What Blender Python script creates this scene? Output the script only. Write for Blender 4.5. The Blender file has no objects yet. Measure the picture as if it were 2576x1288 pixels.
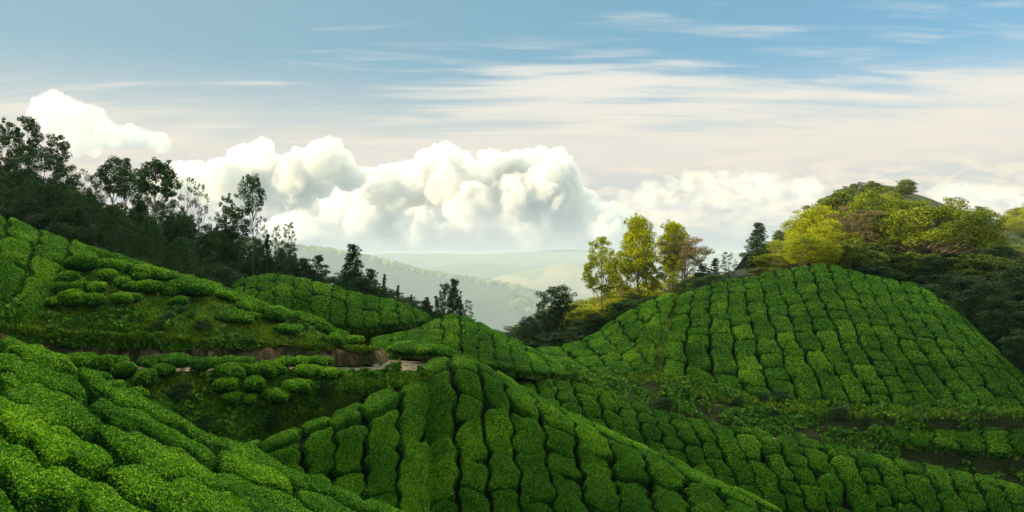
import bpy, math
import numpy as np
from mathutils import Vector

# ------------------------------------------------------------------ camera, world, sun, exposure
scene = bpy.context.scene
F = 2023.0            # focal length in units of a 2576-wide frame
CX, CY = 1288.0, 644.0
cam_d = bpy.data.cameras.new("camera"); cam = bpy.data.objects.new("camera", cam_d)
scene.collection.objects.link(cam); scene.camera = cam
cam.location = (0, 0, 0); cam.rotation_euler = (math.radians(90), 0, 0)
cam_d.sensor_width = 36; cam_d.lens = 36 * F / 2576
cam_d.clip_start = 0.3; cam_d.clip_end = 150000
scene.render.engine = 'CYCLES'
scene.cycles.use_denoising = True
scene.cycles.max_bounces = 16; scene.cycles.diffuse_bounces = 3; scene.cycles.glossy_bounces = 2
scene.cycles.transmission_bounces = 3; scene.cycles.transparent_max_bounces = 24; scene.cycles.volume_bounces = 16; scene.cycles.volume_step_rate = 1.0; scene.cycles.volume_max_steps = 128
vs = scene.view_settings
vs.view_transform = 'Standard'; vs.look = 'None'; vs.gamma = 1.0; vs.exposure = 0.28

SUN_EL, SUN_AZ = math.radians(13.0), math.radians(-110)       # azimuth from +Y (view direction), negative = left
sd = Vector((math.sin(SUN_AZ) * math.cos(SUN_EL), math.cos(SUN_AZ) * math.cos(SUN_EL), math.sin(SUN_EL)))
sl = bpy.data.lights.new("sun", 'SUN'); sun = bpy.data.objects.new("sun", sl); scene.collection.objects.link(sun)
sl.energy = 5.0; sl.angle = math.radians(0.5); sl.color = (1.0, 0.80, 0.46)
sun.rotation_euler = sd.to_track_quat('Z', 'Y').to_euler(); sun.location = (-60, -20, 60)

class NT:
    def __init__(s, tree): s.t = tree; tree.nodes.clear()
    def n(s, typ, **kw):
        nd = s.t.nodes.new(typ)
        for k, v in kw.items():
            if k in ('i',):
                for a, b in v.items():
                    if isinstance(b, bpy.types.NodeSocket): s.t.links.new(b, nd.inputs[a])
                    else: nd.inputs[a].default_value = b
            else: setattr(nd, k, v)
        return nd
    def l(s, a, b): s.t.links.new(a, b)
    def math(s, op, a, b=0.0, c=0.0, clamp=False):
        nd = s.t.nodes.new('ShaderNodeMath'); nd.operation = op; nd.use_clamp = clamp
        for k, v in enumerate((a, b, c)):
            if isinstance(v, bpy.types.NodeSocket): s.t.links.new(v, nd.inputs[k])
            else: nd.inputs[k].default_value = v
        return nd.outputs[0]
    def mix(s, f, a, b, mode='MIX'):
        nd = s.t.nodes.new('ShaderNodeMix'); nd.data_type = 'RGBA'; nd.blend_type = mode; nd.clamp_factor = True
        for k, v in ((0, f), (6, a), (7, b)):
            if isinstance(v, bpy.types.NodeSocket): s.t.links.new(v, nd.inputs[k])
            else: nd.inputs[k].default_value = v if not isinstance(v, tuple) else (*v, 1)[:4]
        return nd.outputs[2]
    def ramp(s, f, stops, interp='LINEAR'):
        nd = s.t.nodes.new('ShaderNodeValToRGB'); cr = nd.color_ramp; cr.interpolation = interp
        while len(cr.elements) < len(stops): cr.elements.new(0.5)
        for e, (p, c) in zip(cr.elements, stops):
            e.position = p; e.color = (*c, 1) if isinstance(c, tuple) else (c, c, c, 1)
        s.t.links.new(f, nd.inputs[0]); return nd.outputs[0]
    def rng(s, v, a, b, c=0.0, d=1.0, smooth=True):
        nd = s.t.nodes.new('ShaderNodeMapRange'); nd.interpolation_type = 'SMOOTHSTEP' if smooth else 'LINEAR'
        for k, x in enumerate((v, a, b, c, d)):
            if isinstance(x, bpy.types.NodeSocket): s.t.links.new(x, nd.inputs[k])
            else: nd.inputs[k].default_value = x
        return nd.outputs[0]

def build_world():
    w = bpy.data.worlds.new("World"); scene.world = w; w.use_nodes = True
    N = NT(w.node_tree)
    out = N.n('ShaderNodeOutputWorld'); bg = N.n('ShaderNodeBackground'); N.l(bg.outputs[0], out.inputs[0])
    K = 0.14; bg.inputs[1].default_value = K
    sky = N.n('ShaderNodeTexSky'); sky.sky_type = 'NISHITA'; sky.sun_disc = False
    sky.sun_elevation = SUN_EL; sky.sun_rotation = SUN_AZ; sky.altitude = 1500
    sky.air_density = 1.0; sky.dust_density = 0.6; sky.ozone_density = 1.6
    tc = N.n('ShaderNodeTexCoord'); sep = N.n('ShaderNodeSeparateXYZ'); N.l(tc.outputs['Generated'], sep.inputs[0])
    x, y, z = sep.outputs
    zc = N.math('MAXIMUM', z, 0.0)
    den = N.math('ADD', zc, 0.10)
    px = N.math('DIVIDE', x, den); py = N.math('DIVIDE', y, den)
    # streaks run left-right, fanning up towards the right
    def streak(sx, sy, rot, detail, off, dist=1.0, rough=0.55):
        cb = N.n('ShaderNodeCombineXYZ', i={0: px, 1: py, 2: off})
        mp = N.n('ShaderNodeMapping', i={0: cb.outputs[0]}); mp.inputs['Rotation'].default_value = (0, 0, math.radians(rot))
        mp.inputs['Scale'].default_value = (sx, sy, 1)
        nz = N.n('ShaderNodeTexNoise', i={'Vector': mp.outputs[0], 'Scale': 1.0, 'Detail': detail, 'Roughness': rough, 'Distortion': dist})
        return nz.outputs[0]
    front = N.rng(y, -0.75, 0.6, 0.06, 1.0)
    s1 = streak(0.55, 2.4, -14, 7, 3.0)
    s2 = streak(1.6, 9.0, -8, 6, 9.0, 0.6)
    s3 = streak(0.35, 0.9, -20, 3, 1.0, 0.3)
    s = N.math('ADD', N.math('MULTIPLY', s1, 0.75), N.math('MULTIPLY', s2, 0.35))
    s = N.math('ADD', s, N.math('MULTIPLY', N.math('SUBTRACT', s3, 0.5), 0.9))
    thr = N.rng(z, 0.10, 0.30, 0.30, 0.64, smooth=False)      # coverage falls with height
    thr = N.math('SUBTRACT', thr, N.math('MULTIPLY', x, 0.26))
    cir = N.rng(s, thr, N.math('ADD', thr, 0.24))
    high_fill = N.math('MULTIPLY', N.rng(z, 0.33, 0.50, 0.0, 0.9), N.rng(z, 0.97, 0.70))     # bright cloud band added above the picture to light the slopes
    cir = N.math('MULTIPLY', N.math('MAXIMUM', N.math('MULTIPLY', cir, 0.90), high_fill), front)
    veil = N.math('MULTIPLY', N.rng(z, 0.245, 0.10), N.math('MULTIPLY', front, 0.93))
    az = N.math('ARCTAN2', x, y)
    def deck(sx, sz, off, detail, dist=0.2):
        cb = N.n('ShaderNodeCombineXYZ', i={0: N.math('MULTIPLY', az, sx), 1: N.math('MULTIPLY', z, sz), 2: off})
        nz = N.n('ShaderNodeTexNoise', i={'Vector': cb.outputs[0], 'Scale': 1.0, 'Detail': detail, 'Roughness': 0.55, 'Distortion': dist})
        return nz.outputs[0]
    band = N.rng(deck(5, 60, 2.0, 6, 0.6), 0.40, 0.64)
    bill = N.rng(N.math('ADD', N.math('MULTIPLY', deck(30, 90, 5.0, 8, 0.5), 0.6), N.math('MULTIPLY', deck(9, 34, 7.0, 5, 0.4), 0.4)), 0.42, 0.60)
    cream = N.mix(band, (0.67, 0.64, 0.575), (0.75, 0.68, 0.57))
    low = N.rng(z, 0.125, 0.085)
    lc = N.mix(bill, (0.53, 0.555, 0.55), (0.78, 0.70, 0.575))
    base = N.rng(z, 0.060, 0.010)
    cl = N.mix(N.math('MULTIPLY', low, 0.85), cream, lc)
    cl = N.mix(N.math('MULTIPLY', base, 0.85), cl, (0.46, 0.53, 0.56))
    sc = N.n('ShaderNodeVectorMath', operation='SCALE', i={0: cl, 3: 1 / K})
    skyc = N.mix(N.math('SUBTRACT', 0.62, N.math('MULTIPLY', x, 0.25)), sky.outputs[0], N.mix(N.rng(x, -0.5, 0.6), tuple(v / K for v in (0.30, 0.47, 0.52)), tuple(v / K for v in (0.13, 0.38, 0.50))))
    cirrus_fill_c = N.mix(N.rng(z, 0.34, 0.55), tuple(v / K for v in (0.78, 0.745, 0.665)), tuple(v / K for v in (4.3, 4.0, 2.7)))  # upper colour is extra radiance for the added band over the slopes
    c1 = N.mix(cir, skyc, cirrus_fill_c)
    c2 = N.mix(veil, c1, sc.outputs[0])
    N.l(c2, bg.inputs[0])
build_world()

# ------------------------------------------------------------------ helpers
RNG = np.random.default_rng(7)
COL = scene.collection

def P3(X, Y, d): return np.array([(X - CX) / F * d, d, (CY - Y) / F * d])
def proj(p): return np.stack([CX + p[..., 0] / p[..., 1] * F, CY - p[..., 2] / p[..., 1] * F], -1)

def _h(ix, iy, iz, s):
    n = (ix * 374761393 + iy * 668265263 + iz * 2147483647 + s * 1274126177) & 0xffffffff
    n = ((n ^ (n >> 13)) * 1274126177) & 0xffffffff
    return ((n ^ (n >> 16)) & 0xffff) / 65535.0
def vnoise(p, s=0):
    p = np.asarray(p, float); i = np.floor(p).astype(np.int64); f = p - i; f = f * f * (3 - 2 * f)
    r = 0
    for dx in (0, 1):
        for dy in (0, 1):
            for dz in (0, 1):
                w = (f[..., 0] if dx else 1 - f[..., 0]) * (f[..., 1] if dy else 1 - f[..., 1]) * (f[..., 2] if dz else 1 - f[..., 2])
                r = r + w * _h(i[..., 0] + dx, i[..., 1] + dy, i[..., 2] + dz, s)
    return r
def fbm(p, o=4, s=0, billow=False):
    r = 0; a = 0.5; t = 0
    for k in range(o):
        n = vnoise(p * 2 ** k + 17.3 * k, s + k)
        if billow: n = 1 - np.abs(2 * n - 1)
        r = r + a * n; t += a; a *= 0.5
    return r / t

def mesh(name, V, Q, mi=None, rnd=None, mats=(), smooth=None):
    """V (n,3); Q list of face arrays (m,3)/(m,4); mi, rnd per face"""
    m = bpy.data.meshes.new(name)
    V = np.asarray(V, np.float32)
    if not isinstance(Q, (list, tuple)): Q = [Q]
    Q = [q for q in Q if len(q)]
    nf = sum(len(q) for q in Q)
    m.vertices.add(len(V)); m.vertices.foreach_set('co', V.ravel())
    loops = np.concatenate([q.ravel() for q in Q]).astype(np.int32)
    tot = np.concatenate([np.full(len(q), q.shape[1], np.int32) for q in Q])
    m.loops.add(len(loops)); m.loops.foreach_set('vertex_index', loops)
    m.polygons.add(nf)
    st = np.zeros(nf, np.int32); st[1:] = np.cumsum(tot)[:-1]
    m.polygons.foreach_set('loop_start', st)
    if mi is not None: m.polygons.foreach_set('material_index', np.asarray(mi, np.int32))
    if smooth is not None: m.polygons.foreach_set('use_smooth', np.asarray(smooth, bool) if not np.isscalar(smooth) else np.full(nf, bool(smooth)))
    if rnd is not None:
        a = m.attributes.new('rnd', 'FLOAT', 'FACE'); a.data.foreach_set('value', np.asarray(rnd, np.float32))
    for x in mats: m.materials.append(x)
    m.update(); return m

def obj(name, me, parent=None, loc=None):
    o = bpy.data.objects.new(name, me); COL.objects.link(o)
    if parent is not None: o.parent = parent
    if loc is not None: o.location = loc
    return o
def tag(o, label, cat, group=None, kind=None):
    if label: o['label'] = label
    if cat: o['category'] = cat
    if group: o['group'] = group
    if kind: o['kind'] = kind
    return o
def struct(o): o['kind'] = 'structure'; return o

def unit(v): return v / np.maximum(np.linalg.norm(v, axis=-1, keepdims=True), 1e-9)
def kites(C, T, Nn, l, w):
    """leaf shaped quads: centres, long axes, normals -> verts, quads"""
    n = len(C); S = unit(np.cross(T, Nn)); T = unit(T)
    l = np.broadcast_to(l, (n,))[:, None]; w = np.broadcast_to(w, (n,))[:, None]
    V = np.stack([C - T * l / 2, C + S * w / 2 + T * l * 0.05, C + T * l / 2, C - S * w / 2 + T * l * 0.05], 1).reshape(-1, 3)
    return V, np.arange(4 * n).reshape(n, 4)
def leaf_frames(n, bias, spread, rng):
    nn = unit(bias + rng.normal(size=(n, 3)) * spread)
    t = unit(np.cross(nn, rng.normal(size=(n, 3))))
    return nn, t

def tube(path, rad, k=6):
    path = np.asarray(path, float); n = len(path); rad = np.broadcast_to(rad, (n,))
    d = np.gradient(path, axis=0); d = unit(d)
    ref = np.array([0.31, 0.17, 0.93]) if abs(d[0][2]) < .9 else np.array([1., .1, 0])
    a = unit(np.cross(d, ref)); b = np.cross(d, a)
    th = np.linspace(0, 2 * np.pi, k, endpoint=False)
    V = path[:, None] + rad[:, None, None] * (a[:, None] * np.cos(th)[None, :, None] + b[:, None] * np.sin(th)[None, :, None])
    V = V.reshape(-1, 3); q = []
    i = np.arange(n - 1)[:, None] * k; j = np.arange(k)[None]; j2 = (j + 1) % k
    q = np.stack([i + j, i + j2, i + k + j2, i + k + j], -1).reshape(-1, 4)
    return V, q
class Bag:
    def __init__(s): s.V = []; s.Q = []; s.M = []; s.R = []; s.S = []; s.n = 0
    def add(s, V, Q, mi=0, rnd=0.5, smooth=False):
        s.V.append(V); s.Q.append(Q + s.n); s.n += len(V); m = len(Q)
        s.M.append(np.full(m, mi)); s.R.append(np.broadcast_to(rnd, (m,))); s.S.append(np.full(m, smooth))
    def mesh(s, name, mats):
        return mesh(name, np.concatenate(s.V), [np.concatenate(s.Q)], np.concatenate(s.M), np.concatenate(s.R), mats, np.concatenate(s.S))

# ------------------------------------------------------------------ materials
def mat(name):
    m = bpy.data.materials.new(name); m.use_nodes = True
    N = NT(m.node_tree); out = N.n('ShaderNodeOutputMaterial'); return m, N, out
def leaf_mat(name, cols, trans=0.25, nscale=0.35, rough=0.45, spec=0.35, tcol=None, patch=0.62):
    m, N, out = mat(name)
    at = N.n('ShaderNodeAttribute'); at.attribute_name = 'rnd'
    tc = N.n('ShaderNodeNewGeometry')
    nz = N.n('ShaderNodeTexNoise', i={'Vector': tc.outputs['Position'], 'Scale': nscale, 'Detail': 3.0})
    oi = N.n('ShaderNodeObjectInfo')
    f = N.math('ADD', at.outputs['Fac'], N.math('MULTIPLY', N.math('SUBTRACT', nz.outputs[0], 0.5), patch))
    f = N.math('ADD', f, N.math('MULTIPLY', N.math('SUBTRACT', oi.outputs['Random'], 0.5), 0.20), clamp=True)
    k = len(cols) - 1
    c = N.ramp(f, [(a, b) for a, b in cols])
    p = N.n('ShaderNodeBsdfPrincipled', i={'Base Color': c, 'Roughness': rough, 'Specular IOR Level': spec})
    t = N.n('ShaderNodeBsdfTranslucent')
    N.l(N.mix(1.0, c, tcol or (1.0, 1.0, 0.6), 'MULTIPLY'), t.inputs[0])
    mx = N.n('ShaderNodeMixShader', i={0: trans, 1: p.outputs[0], 2: t.outputs[0]})
    N.l(mx.outputs[0], out.inputs[0]); return m

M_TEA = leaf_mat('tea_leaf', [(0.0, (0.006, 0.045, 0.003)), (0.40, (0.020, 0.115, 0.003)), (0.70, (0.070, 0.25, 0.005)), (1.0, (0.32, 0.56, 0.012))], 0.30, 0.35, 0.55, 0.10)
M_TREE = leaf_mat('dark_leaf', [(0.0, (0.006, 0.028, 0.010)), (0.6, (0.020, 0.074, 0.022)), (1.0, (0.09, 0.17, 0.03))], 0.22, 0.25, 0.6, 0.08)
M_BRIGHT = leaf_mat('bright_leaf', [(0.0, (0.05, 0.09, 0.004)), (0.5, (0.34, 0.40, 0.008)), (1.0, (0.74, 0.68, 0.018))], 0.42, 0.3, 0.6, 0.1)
M_BROWN = leaf_mat('brown_leaf', [(0.0, (0.05, 0.042, 0.014)), (0.5, (0.17, 0.125, 0.045)), (1.0, (0.34, 0.25, 0.10))], 0.2, 0.4)
M_WEED = leaf_mat('weed_leaf', [(0.0, (0.016, 0.065, 0.006)), (0.5, (0.06, 0.19, 0.012)), (1.0, (0.22, 0.38, 0.025))], 0.25, 0.5, 0.6, 0.1, patch=0.8)
M_OLIVE = leaf_mat('olive_leaf', [(0.0, (0.02, 0.05, 0.006)), (0.5, (0.11, 0.17, 0.012)), (1.0, (0.42, 0.45, 0.02))], 0.25, 0.2, 0.6, 0.1)
M_SAGE = leaf_mat('sage_leaf', [(0.0, (0.03, 0.06, 0.010)), (0.5, (0.13, 0.19, 0.022)), (1.0, (0.36, 0.38, 0.05))], 0.25, 0.2, 0.6, 0.1)
M_GRASS = leaf_mat('grass_blade', [(0.0, (0.03, 0.09, 0.006)), (0.5, (0.11, 0.23, 0.012)), (0.85, (0.26, 0.34, 0.018)), (1.0, (0.36, 0.33, 0.05))], 0.25, 0.5, 0.6, 0.2, patch=0.9)

def ground_mat(name, c1, c2, c3=None, scale=0.6, bump=0.4, steep=None):
    m, N, out = mat(name)
    g = N.n('ShaderNodeNewGeometry')
    nz = N.n('ShaderNodeTexNoise', i={'Vector': g.outputs['Position'], 'Scale': scale, 'Detail': 8.0, 'Roughness': 0.62})
    nf = N.n('ShaderNodeTexNoise', i={'Vector': g.outputs['Position'], 'Scale': scale * 9, 'Detail': 5.0, 'Roughness': 0.7})
    c = N.mix(N.rng(nz.outputs[0], 0.35, 0.65), c1, c2)
    c = N.mix(N.rng(nf.outputs[0], 0.25, 0.75), N.mix(1.0, c, (0.6, 0.6, 0.6), 'MULTIPLY'), c)
    if c3:
        n3 = N.n('ShaderNodeTexNoise', i={'Vector': g.outputs['Position'], 'Scale': scale * 0.8, 'Detail': 5.0, 'Distortion': 0.8})
        c = N.mix(N.rng(n3.outputs[0], 0.50, 0.62), c, c3)
    p = N.n('ShaderNodeBsdfPrincipled', i={'Base Color': c, 'Roughness': 0.95, 'Specular IOR Level': 0.1})
    b = N.n('ShaderNodeBump', i={'Strength': bump, 'Distance': 0.15, 'Height': nf.outputs[0]})
    N.l(b.outputs[0], p.inputs['Normal']); N.l(p.outputs[0], out.inputs[0]); return m
M_TBODY = ground_mat('tea_twigs', (0.008, 0.032, 0.006), (0.018, 0.065, 0.009), scale=1.2)
M_SOIL = ground_mat('slope_soil', (0.006, 0.014, 0.004), (0.013, 0.024, 0.006), (0.016, 0.017, 0.008), scale=0.4)
M_TURF = ground_mat('slope_turf', (0.04, 0.10, 0.009), (0.15, 0.20, 0.016), (0.025, 0.07, 0.008), scale=0.5)
M_ROAD = ground_mat('dirt_road', (0.24, 0.18, 0.125), (0.38, 0.31, 0.24), (0.16, 0.12, 0.09), scale=0.8, bump=0.6)
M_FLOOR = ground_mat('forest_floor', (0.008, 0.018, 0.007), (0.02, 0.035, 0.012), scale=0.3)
M_FAR = ground_mat('far_hill_green', (0.02, 0.05, 0.03), (0.05, 0.085, 0.045), (0.03, 0.05, 0.025), scale=0.0024, bump=0.3)
M_GOLD = ground_mat('golden_grass', (0.30, 0.23, 0.10), (0.42, 0.32, 0.13), (0.12, 0.13, 0.05), scale=0.0018, bump=0.3)
M_STEM = ground_mat('tea_stem', (0.10, 0.075, 0.05), (0.20, 0.165, 0.12), scale=3.0)
M_BARK = ground_mat('bark', (0.07, 0.055, 0.04), (0.17, 0.14, 0.105), scale=1.5)
M_PALEBARK = ground_mat('pale_bark', (0.24, 0.19, 0.13), (0.36, 0.29, 0.20), scale=1.5)
M_STONE = ground_mat('stone', (0.18, 0.18, 0.17), (0.34, 0.33, 0.30), scale=3.0)

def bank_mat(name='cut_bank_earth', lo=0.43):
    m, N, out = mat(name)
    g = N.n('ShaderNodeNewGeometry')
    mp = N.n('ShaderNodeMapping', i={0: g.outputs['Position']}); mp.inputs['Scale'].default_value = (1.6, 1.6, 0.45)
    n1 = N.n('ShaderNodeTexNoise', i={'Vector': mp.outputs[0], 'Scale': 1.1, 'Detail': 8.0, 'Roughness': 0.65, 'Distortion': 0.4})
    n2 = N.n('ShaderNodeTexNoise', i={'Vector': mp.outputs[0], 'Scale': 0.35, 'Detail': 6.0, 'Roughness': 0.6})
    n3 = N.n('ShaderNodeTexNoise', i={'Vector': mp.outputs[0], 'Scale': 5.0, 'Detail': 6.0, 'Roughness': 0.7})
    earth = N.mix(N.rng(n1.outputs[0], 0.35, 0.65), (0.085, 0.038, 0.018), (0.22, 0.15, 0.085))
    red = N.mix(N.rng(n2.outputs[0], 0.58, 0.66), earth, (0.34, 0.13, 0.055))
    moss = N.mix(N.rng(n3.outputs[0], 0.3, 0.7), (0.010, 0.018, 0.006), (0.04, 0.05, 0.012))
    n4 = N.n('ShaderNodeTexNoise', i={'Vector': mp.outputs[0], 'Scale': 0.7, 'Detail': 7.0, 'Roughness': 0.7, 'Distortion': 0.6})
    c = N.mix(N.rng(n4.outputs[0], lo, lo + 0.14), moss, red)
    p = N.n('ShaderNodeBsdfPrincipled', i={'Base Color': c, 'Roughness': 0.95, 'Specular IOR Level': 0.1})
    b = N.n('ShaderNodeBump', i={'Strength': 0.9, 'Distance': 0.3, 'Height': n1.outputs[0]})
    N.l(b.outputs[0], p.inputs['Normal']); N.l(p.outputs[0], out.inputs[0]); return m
M_BANK = bank_mat(); M_BANKM = bank_mat('mossy_shaded_bank_earth', 0.60)  # second bank is mossier, and darkened to stand in for shade below the verge
def puddle_mat():
    m, N, out = mat('puddle_water')
    p = N.n('ShaderNodeBsdfPrincipled', i={'Base Color': (0.05, 0.045, 0.035, 1), 'Roughness': 0.2, 'Specular IOR Level': 0.5})
    N.l(p.outputs[0], out.inputs[0]); return m
M_WATER = puddle_mat()
def cloud_mat(name='cloud_vapour', dens=0.010, za=100.0, zb=1900.0):
    m, N, out = mat(name)
    g = N.n('ShaderNodeTexCoord'); sep = N.n('ShaderNodeSeparateXYZ', i={0: g.outputs['Object']})
    nz = N.n('ShaderNodeTexNoise', i={'Vector': g.outputs['Object'], 'Scale': 0.0006, 'Detail': 2.0})
    zz = N.math('ADD', sep.outputs[2], N.math('MULTIPLY', N.math('SUBTRACT', nz.outputs[0], 0.5), 2400.0))
    n3 = N.n('ShaderNodeTexNoise', i={'Vector': g.outputs['Object'], 'Scale': 0.0016, 'Detail': 4.0, 'Roughness': 0.6})
    v = N.n('ShaderNodeVolumeScatter'); v.inputs['Color'].default_value = (0.85, 0.845, 0.835, 1)
    v.inputs['Anisotropy'].default_value = 0.0
    N.l(N.math('MULTIPLY', N.math('MULTIPLY', N.rng(zz, za, zb), N.rng(n3.outputs[0], 0.36, 0.60, 0.06, 1.5)), dens), v.inputs['Density'])
    N.l(v.outputs[0], out.inputs['Volume']); return m
M_CLOUD = cloud_mat(); M_CLOUDSOFT = cloud_mat('soft_cloud_vapour', 0.0030, 1000.0, 5200.0); M_CLOUDTHIN = cloud_mat('thin_cloud_vapour', 0.00040, 300.0, 2600.0)

# ------------------------------------------------------------------ terrain patches
TEA_H = 0.62
class Patch:
    """Catmull-Rom surface through a grid of points. G: (nv, nu, 3). v runs from the crest (0) down."""
    def __init__(s, G, drop=0.0):
        s.G = np.array(G, float); s.G[..., 2] -= drop
        s.nv, s.nu = s.G.shape[:2]
        s.E = np.pad(s.G, ((1, 1), (1, 1), (0, 0)), mode='reflect', reflect_type='odd')
    def __call__(s, u, v):
        u, v = np.broadcast_arrays(np.asarray(u, float), np.asarray(v, float))
        def w(t):
            t2 = t * t; t3 = t2 * t
            return [-.5 * t + t2 - .5 * t3, 1 - 2.5 * t2 + 1.5 * t3, .5 * t + 2 * t2 - 1.5 * t3, -.5 * t2 + .5 * t3]
        iu = np.clip(np.floor(u), 0, s.nu - 2).astype(int); iv = np.clip(np.floor(v), 0, s.nv - 2).astype(int)
        wu = w(u - iu); wv = w(v - iv); r = 0
        for a in range(4):
            for b in range(4): r = r + (wv[a] * wu[b])[..., None] * s.E[iv + a, iu + b]
        return r
    def normal(s, u, v):
        e = 0.02; n = np.cross(s(u + e, v) - s(u - e, v), s(u, v + e) - s(u, v - e)); n = unit(n)
        return n * np.where(n[..., 2:3] < 0, -1, 1)
    def build(s, name, m, su=6, sv=10, back=(0, 5, -5), skirt=4.0, rough=0.12, nscale=0.9, side=None):
        nu = (s.nu - 1) * su + 1; nv = (s.nv - 1) * sv + 1
        U, Vv = np.meshgrid(np.linspace(0, s.nu - 1, nu), np.linspace(0, s.nv - 1, nv))
        A = s(U, Vv)
        A = A + (fbm(A * nscale, 3, 5)[..., None] - 0.5) * 2 * rough * s.normal(U, Vv)
        rows = []
        if back is not None:
            b = np.array(back, float)
            rows += [A[0] + b * np.array([1, 1.6, 1.6]), A[0] + b * np.array([.4, .45, .22])]
        rows += list(A)
        if skirt: rows += [A[-1] + np.array([0, -0.3, -skirt])]
        A = np.array(rows); h, w_ = A.shape[:2]
        i = np.arange(h - 1)[:, None] * w_; j = np.arange(w_ - 1)[None]
        q = np.stack([i + j, i + j + 1, i + w_ + j + 1, i + w_ + j], -1).reshape(-1, 4)
        o = obj(name, mesh(name, A.reshape(-1, 3), q[:, ::-1], mats=[m], smooth=True)); s.obj = o
        return struct(o)
    def cache(s):
        if not hasattr(s, 'c'):
            U, V = np.meshgrid(np.linspace(0, s.nu - 1, 260), np.linspace(0, s.nv - 1, 160))
            A = s(U, V); s.c = (A.reshape(-1, 3), proj(A).reshape(-1, 2), U.ravel(), V.ravel())
        return s.c
    def locate(s, X, Y):
        A, pr, U, V = s.cache(); k = np.argmin((pr[:, 0] - X) ** 2 + (pr[:, 1] - Y) ** 2); return A[k].copy()

PROF = [(0, 0), (0.18, 0.38), (0.52, 0.74), (1, 1)]
def from_lines(lines, prof=PROF, drop=TEA_H):
    """lines: (Xtop, Ytop, dtop, Xbottom, Ybottom, dbottom[, bow]) one per row boundary"""
    G = np.zeros((len(prof), len(lines), 3))
    for j, L in enumerate(lines):
        bow = L[6] if len(L) > 6 else 0
        for i, (fy, fd) in enumerate(prof):
            X = L[0] + (L[3] - L[0]) * fy + bow * 4 * fy * (1 - fy)
            G[i, j] = P3(X, L[1] + (L[4] - L[1]) * fy, L[2] + (L[5] - L[2]) * fd)
    return Patch(G, drop)

ORD = 'first second third fourth fifth sixth seventh eighth ninth tenth eleventh twelfth thirteenth fourteenth fifteenth sixteenth seventeenth eighteenth nineteenth twentieth'.split()
def ordn(k):
    if k < 20: return ORD[k]
    t = {2: 'twenty', 3: 'thirty'}.get((k + 1) // 10, 'forty'); r = (k + 1) % 10
    return t + '-' + ORD[r - 1] if r else t[:-1] + 'ieth'

BUSHES = []      # dicts: V,Q,M,R,S bag, size, label
def bush_bag(ground, up, H, rng, na=20, leaves=500, ll=0.13, lw=0.075, under=0.0, puff=0.11, p=4.0, tuck=False):
    bag = Bag()
    ph = rng.uniform(0, 6.28, 6); am = rng.uniform(0.2, 1, 6) * puff / 2.2
    Rr = np.array([0, .28, .52, .72, .85, .94, .99, 1.0, .96, .80])
    Hh = np.array([1, .998, .992, .975, .935, .86, .70, .46, .20, .03]); Hh = under + (1 - under) * Hh
    if tuck: Rr = np.array([0, .28, .52, .72, .87, .97, 1.0, .93, .72, .40]); Hh = np.array([1, .995, .97, .92, .82, .66, .50, .34, .20, .06])
    def rho(th):
        o = 1 + sum(am[k] * np.sin((k + 1.0) * th + ph[k]) for k in range(6))
        return o / (np.abs(np.cos(th)) ** p + np.abs(np.sin(th)) ** p) ** (1 / p)
    sd_ = rng.uniform(0, 50, 3)
    def at(th, s):
        r = np.interp(s, np.arange(10), Rr); h = np.interp(s, np.arange(10), Hh) * H
        q = rho(th); a = r * q * np.cos(th); b = r * q * np.sin(th)
        g = ground(a, b)
        n = fbm(g * 1.3 + sd_, 2, 3) - 0.5; n2 = vnoise(g * 3.7 + sd_, 4) - 0.5
        h = h * (1 + 0.26 * n + 0.08 * n2 * (s > 1))
        return g + up * h[..., None]
    th = np.linspace(0, 2 * np.pi, na, endpoint=False)
    S_, T_ = np.meshgrid(np.arange(1, 10).astype(float), th, indexing='ij')
    G = at(T_, S_)
    c = at(np.array([0.0]), np.array([0.0]))
    V = np.concatenate([c, G.reshape(-1, 3)])
    i = np.arange(8)[:, None] * na + 1; j = np.arange(na)[None]; j2 = (j + 1) % na
    q = np.stack([i + j, i + na + j, i + na + j2, i + j2], -1).reshape(-1, 4)
    jj = np.arange(0, na, 2)
    q0 = np.stack([np.zeros_like(jj), 1 + jj, 1 + (jj + 1) % na, 1 + (jj + 2) % na], -1)
    bag.add(V - up * 0.07 * H / .62, np.concatenate([q, q0]), 1, 0.4, True)
    if leaves:
        nt = int(leaves * 0.66); ns = leaves - nt
        rr = np.sqrt(rng.uniform(0, 1, nt)) * 0.93
        s = np.concatenate([np.interp(rr, Rr[:8], np.arange(8)), rng.uniform(4.6, 8.4, ns)])
        t = rng.uniform(0, 2 * np.pi, leaves)
        c0 = at(t, s); e = at(t, np.minimum(s + 0.35, 9)); f = at(t + 0.12, s)
        nn = unit(np.cross(e - c0, f - c0)); nn *= np.sign((nn * (up * 0.7 + (c0 - V[0]) / (np.linalg.norm(c0 - V[0], axis=-1, keepdims=True) + .01))).sum(-1, keepdims=True) + 1e-9)
        Nn, T = leaf_frames(leaves, nn * 0.9 + np.array([0, 0, .25]), 0.62, rng)
        T = unit(T + nn * 0.35)
        sc = rng.uniform(0.7, 1.3, leaves)
        cc = c0 + nn * (rng.uniform(-0.02, 0.05, leaves) * ll / 0.1)[:, None]
        LV, LQ = kites(cc, T, Nn, ll * sc, lw * sc)
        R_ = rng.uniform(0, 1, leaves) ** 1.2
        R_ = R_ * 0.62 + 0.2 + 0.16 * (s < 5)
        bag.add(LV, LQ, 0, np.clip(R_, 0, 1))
    return bag

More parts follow.
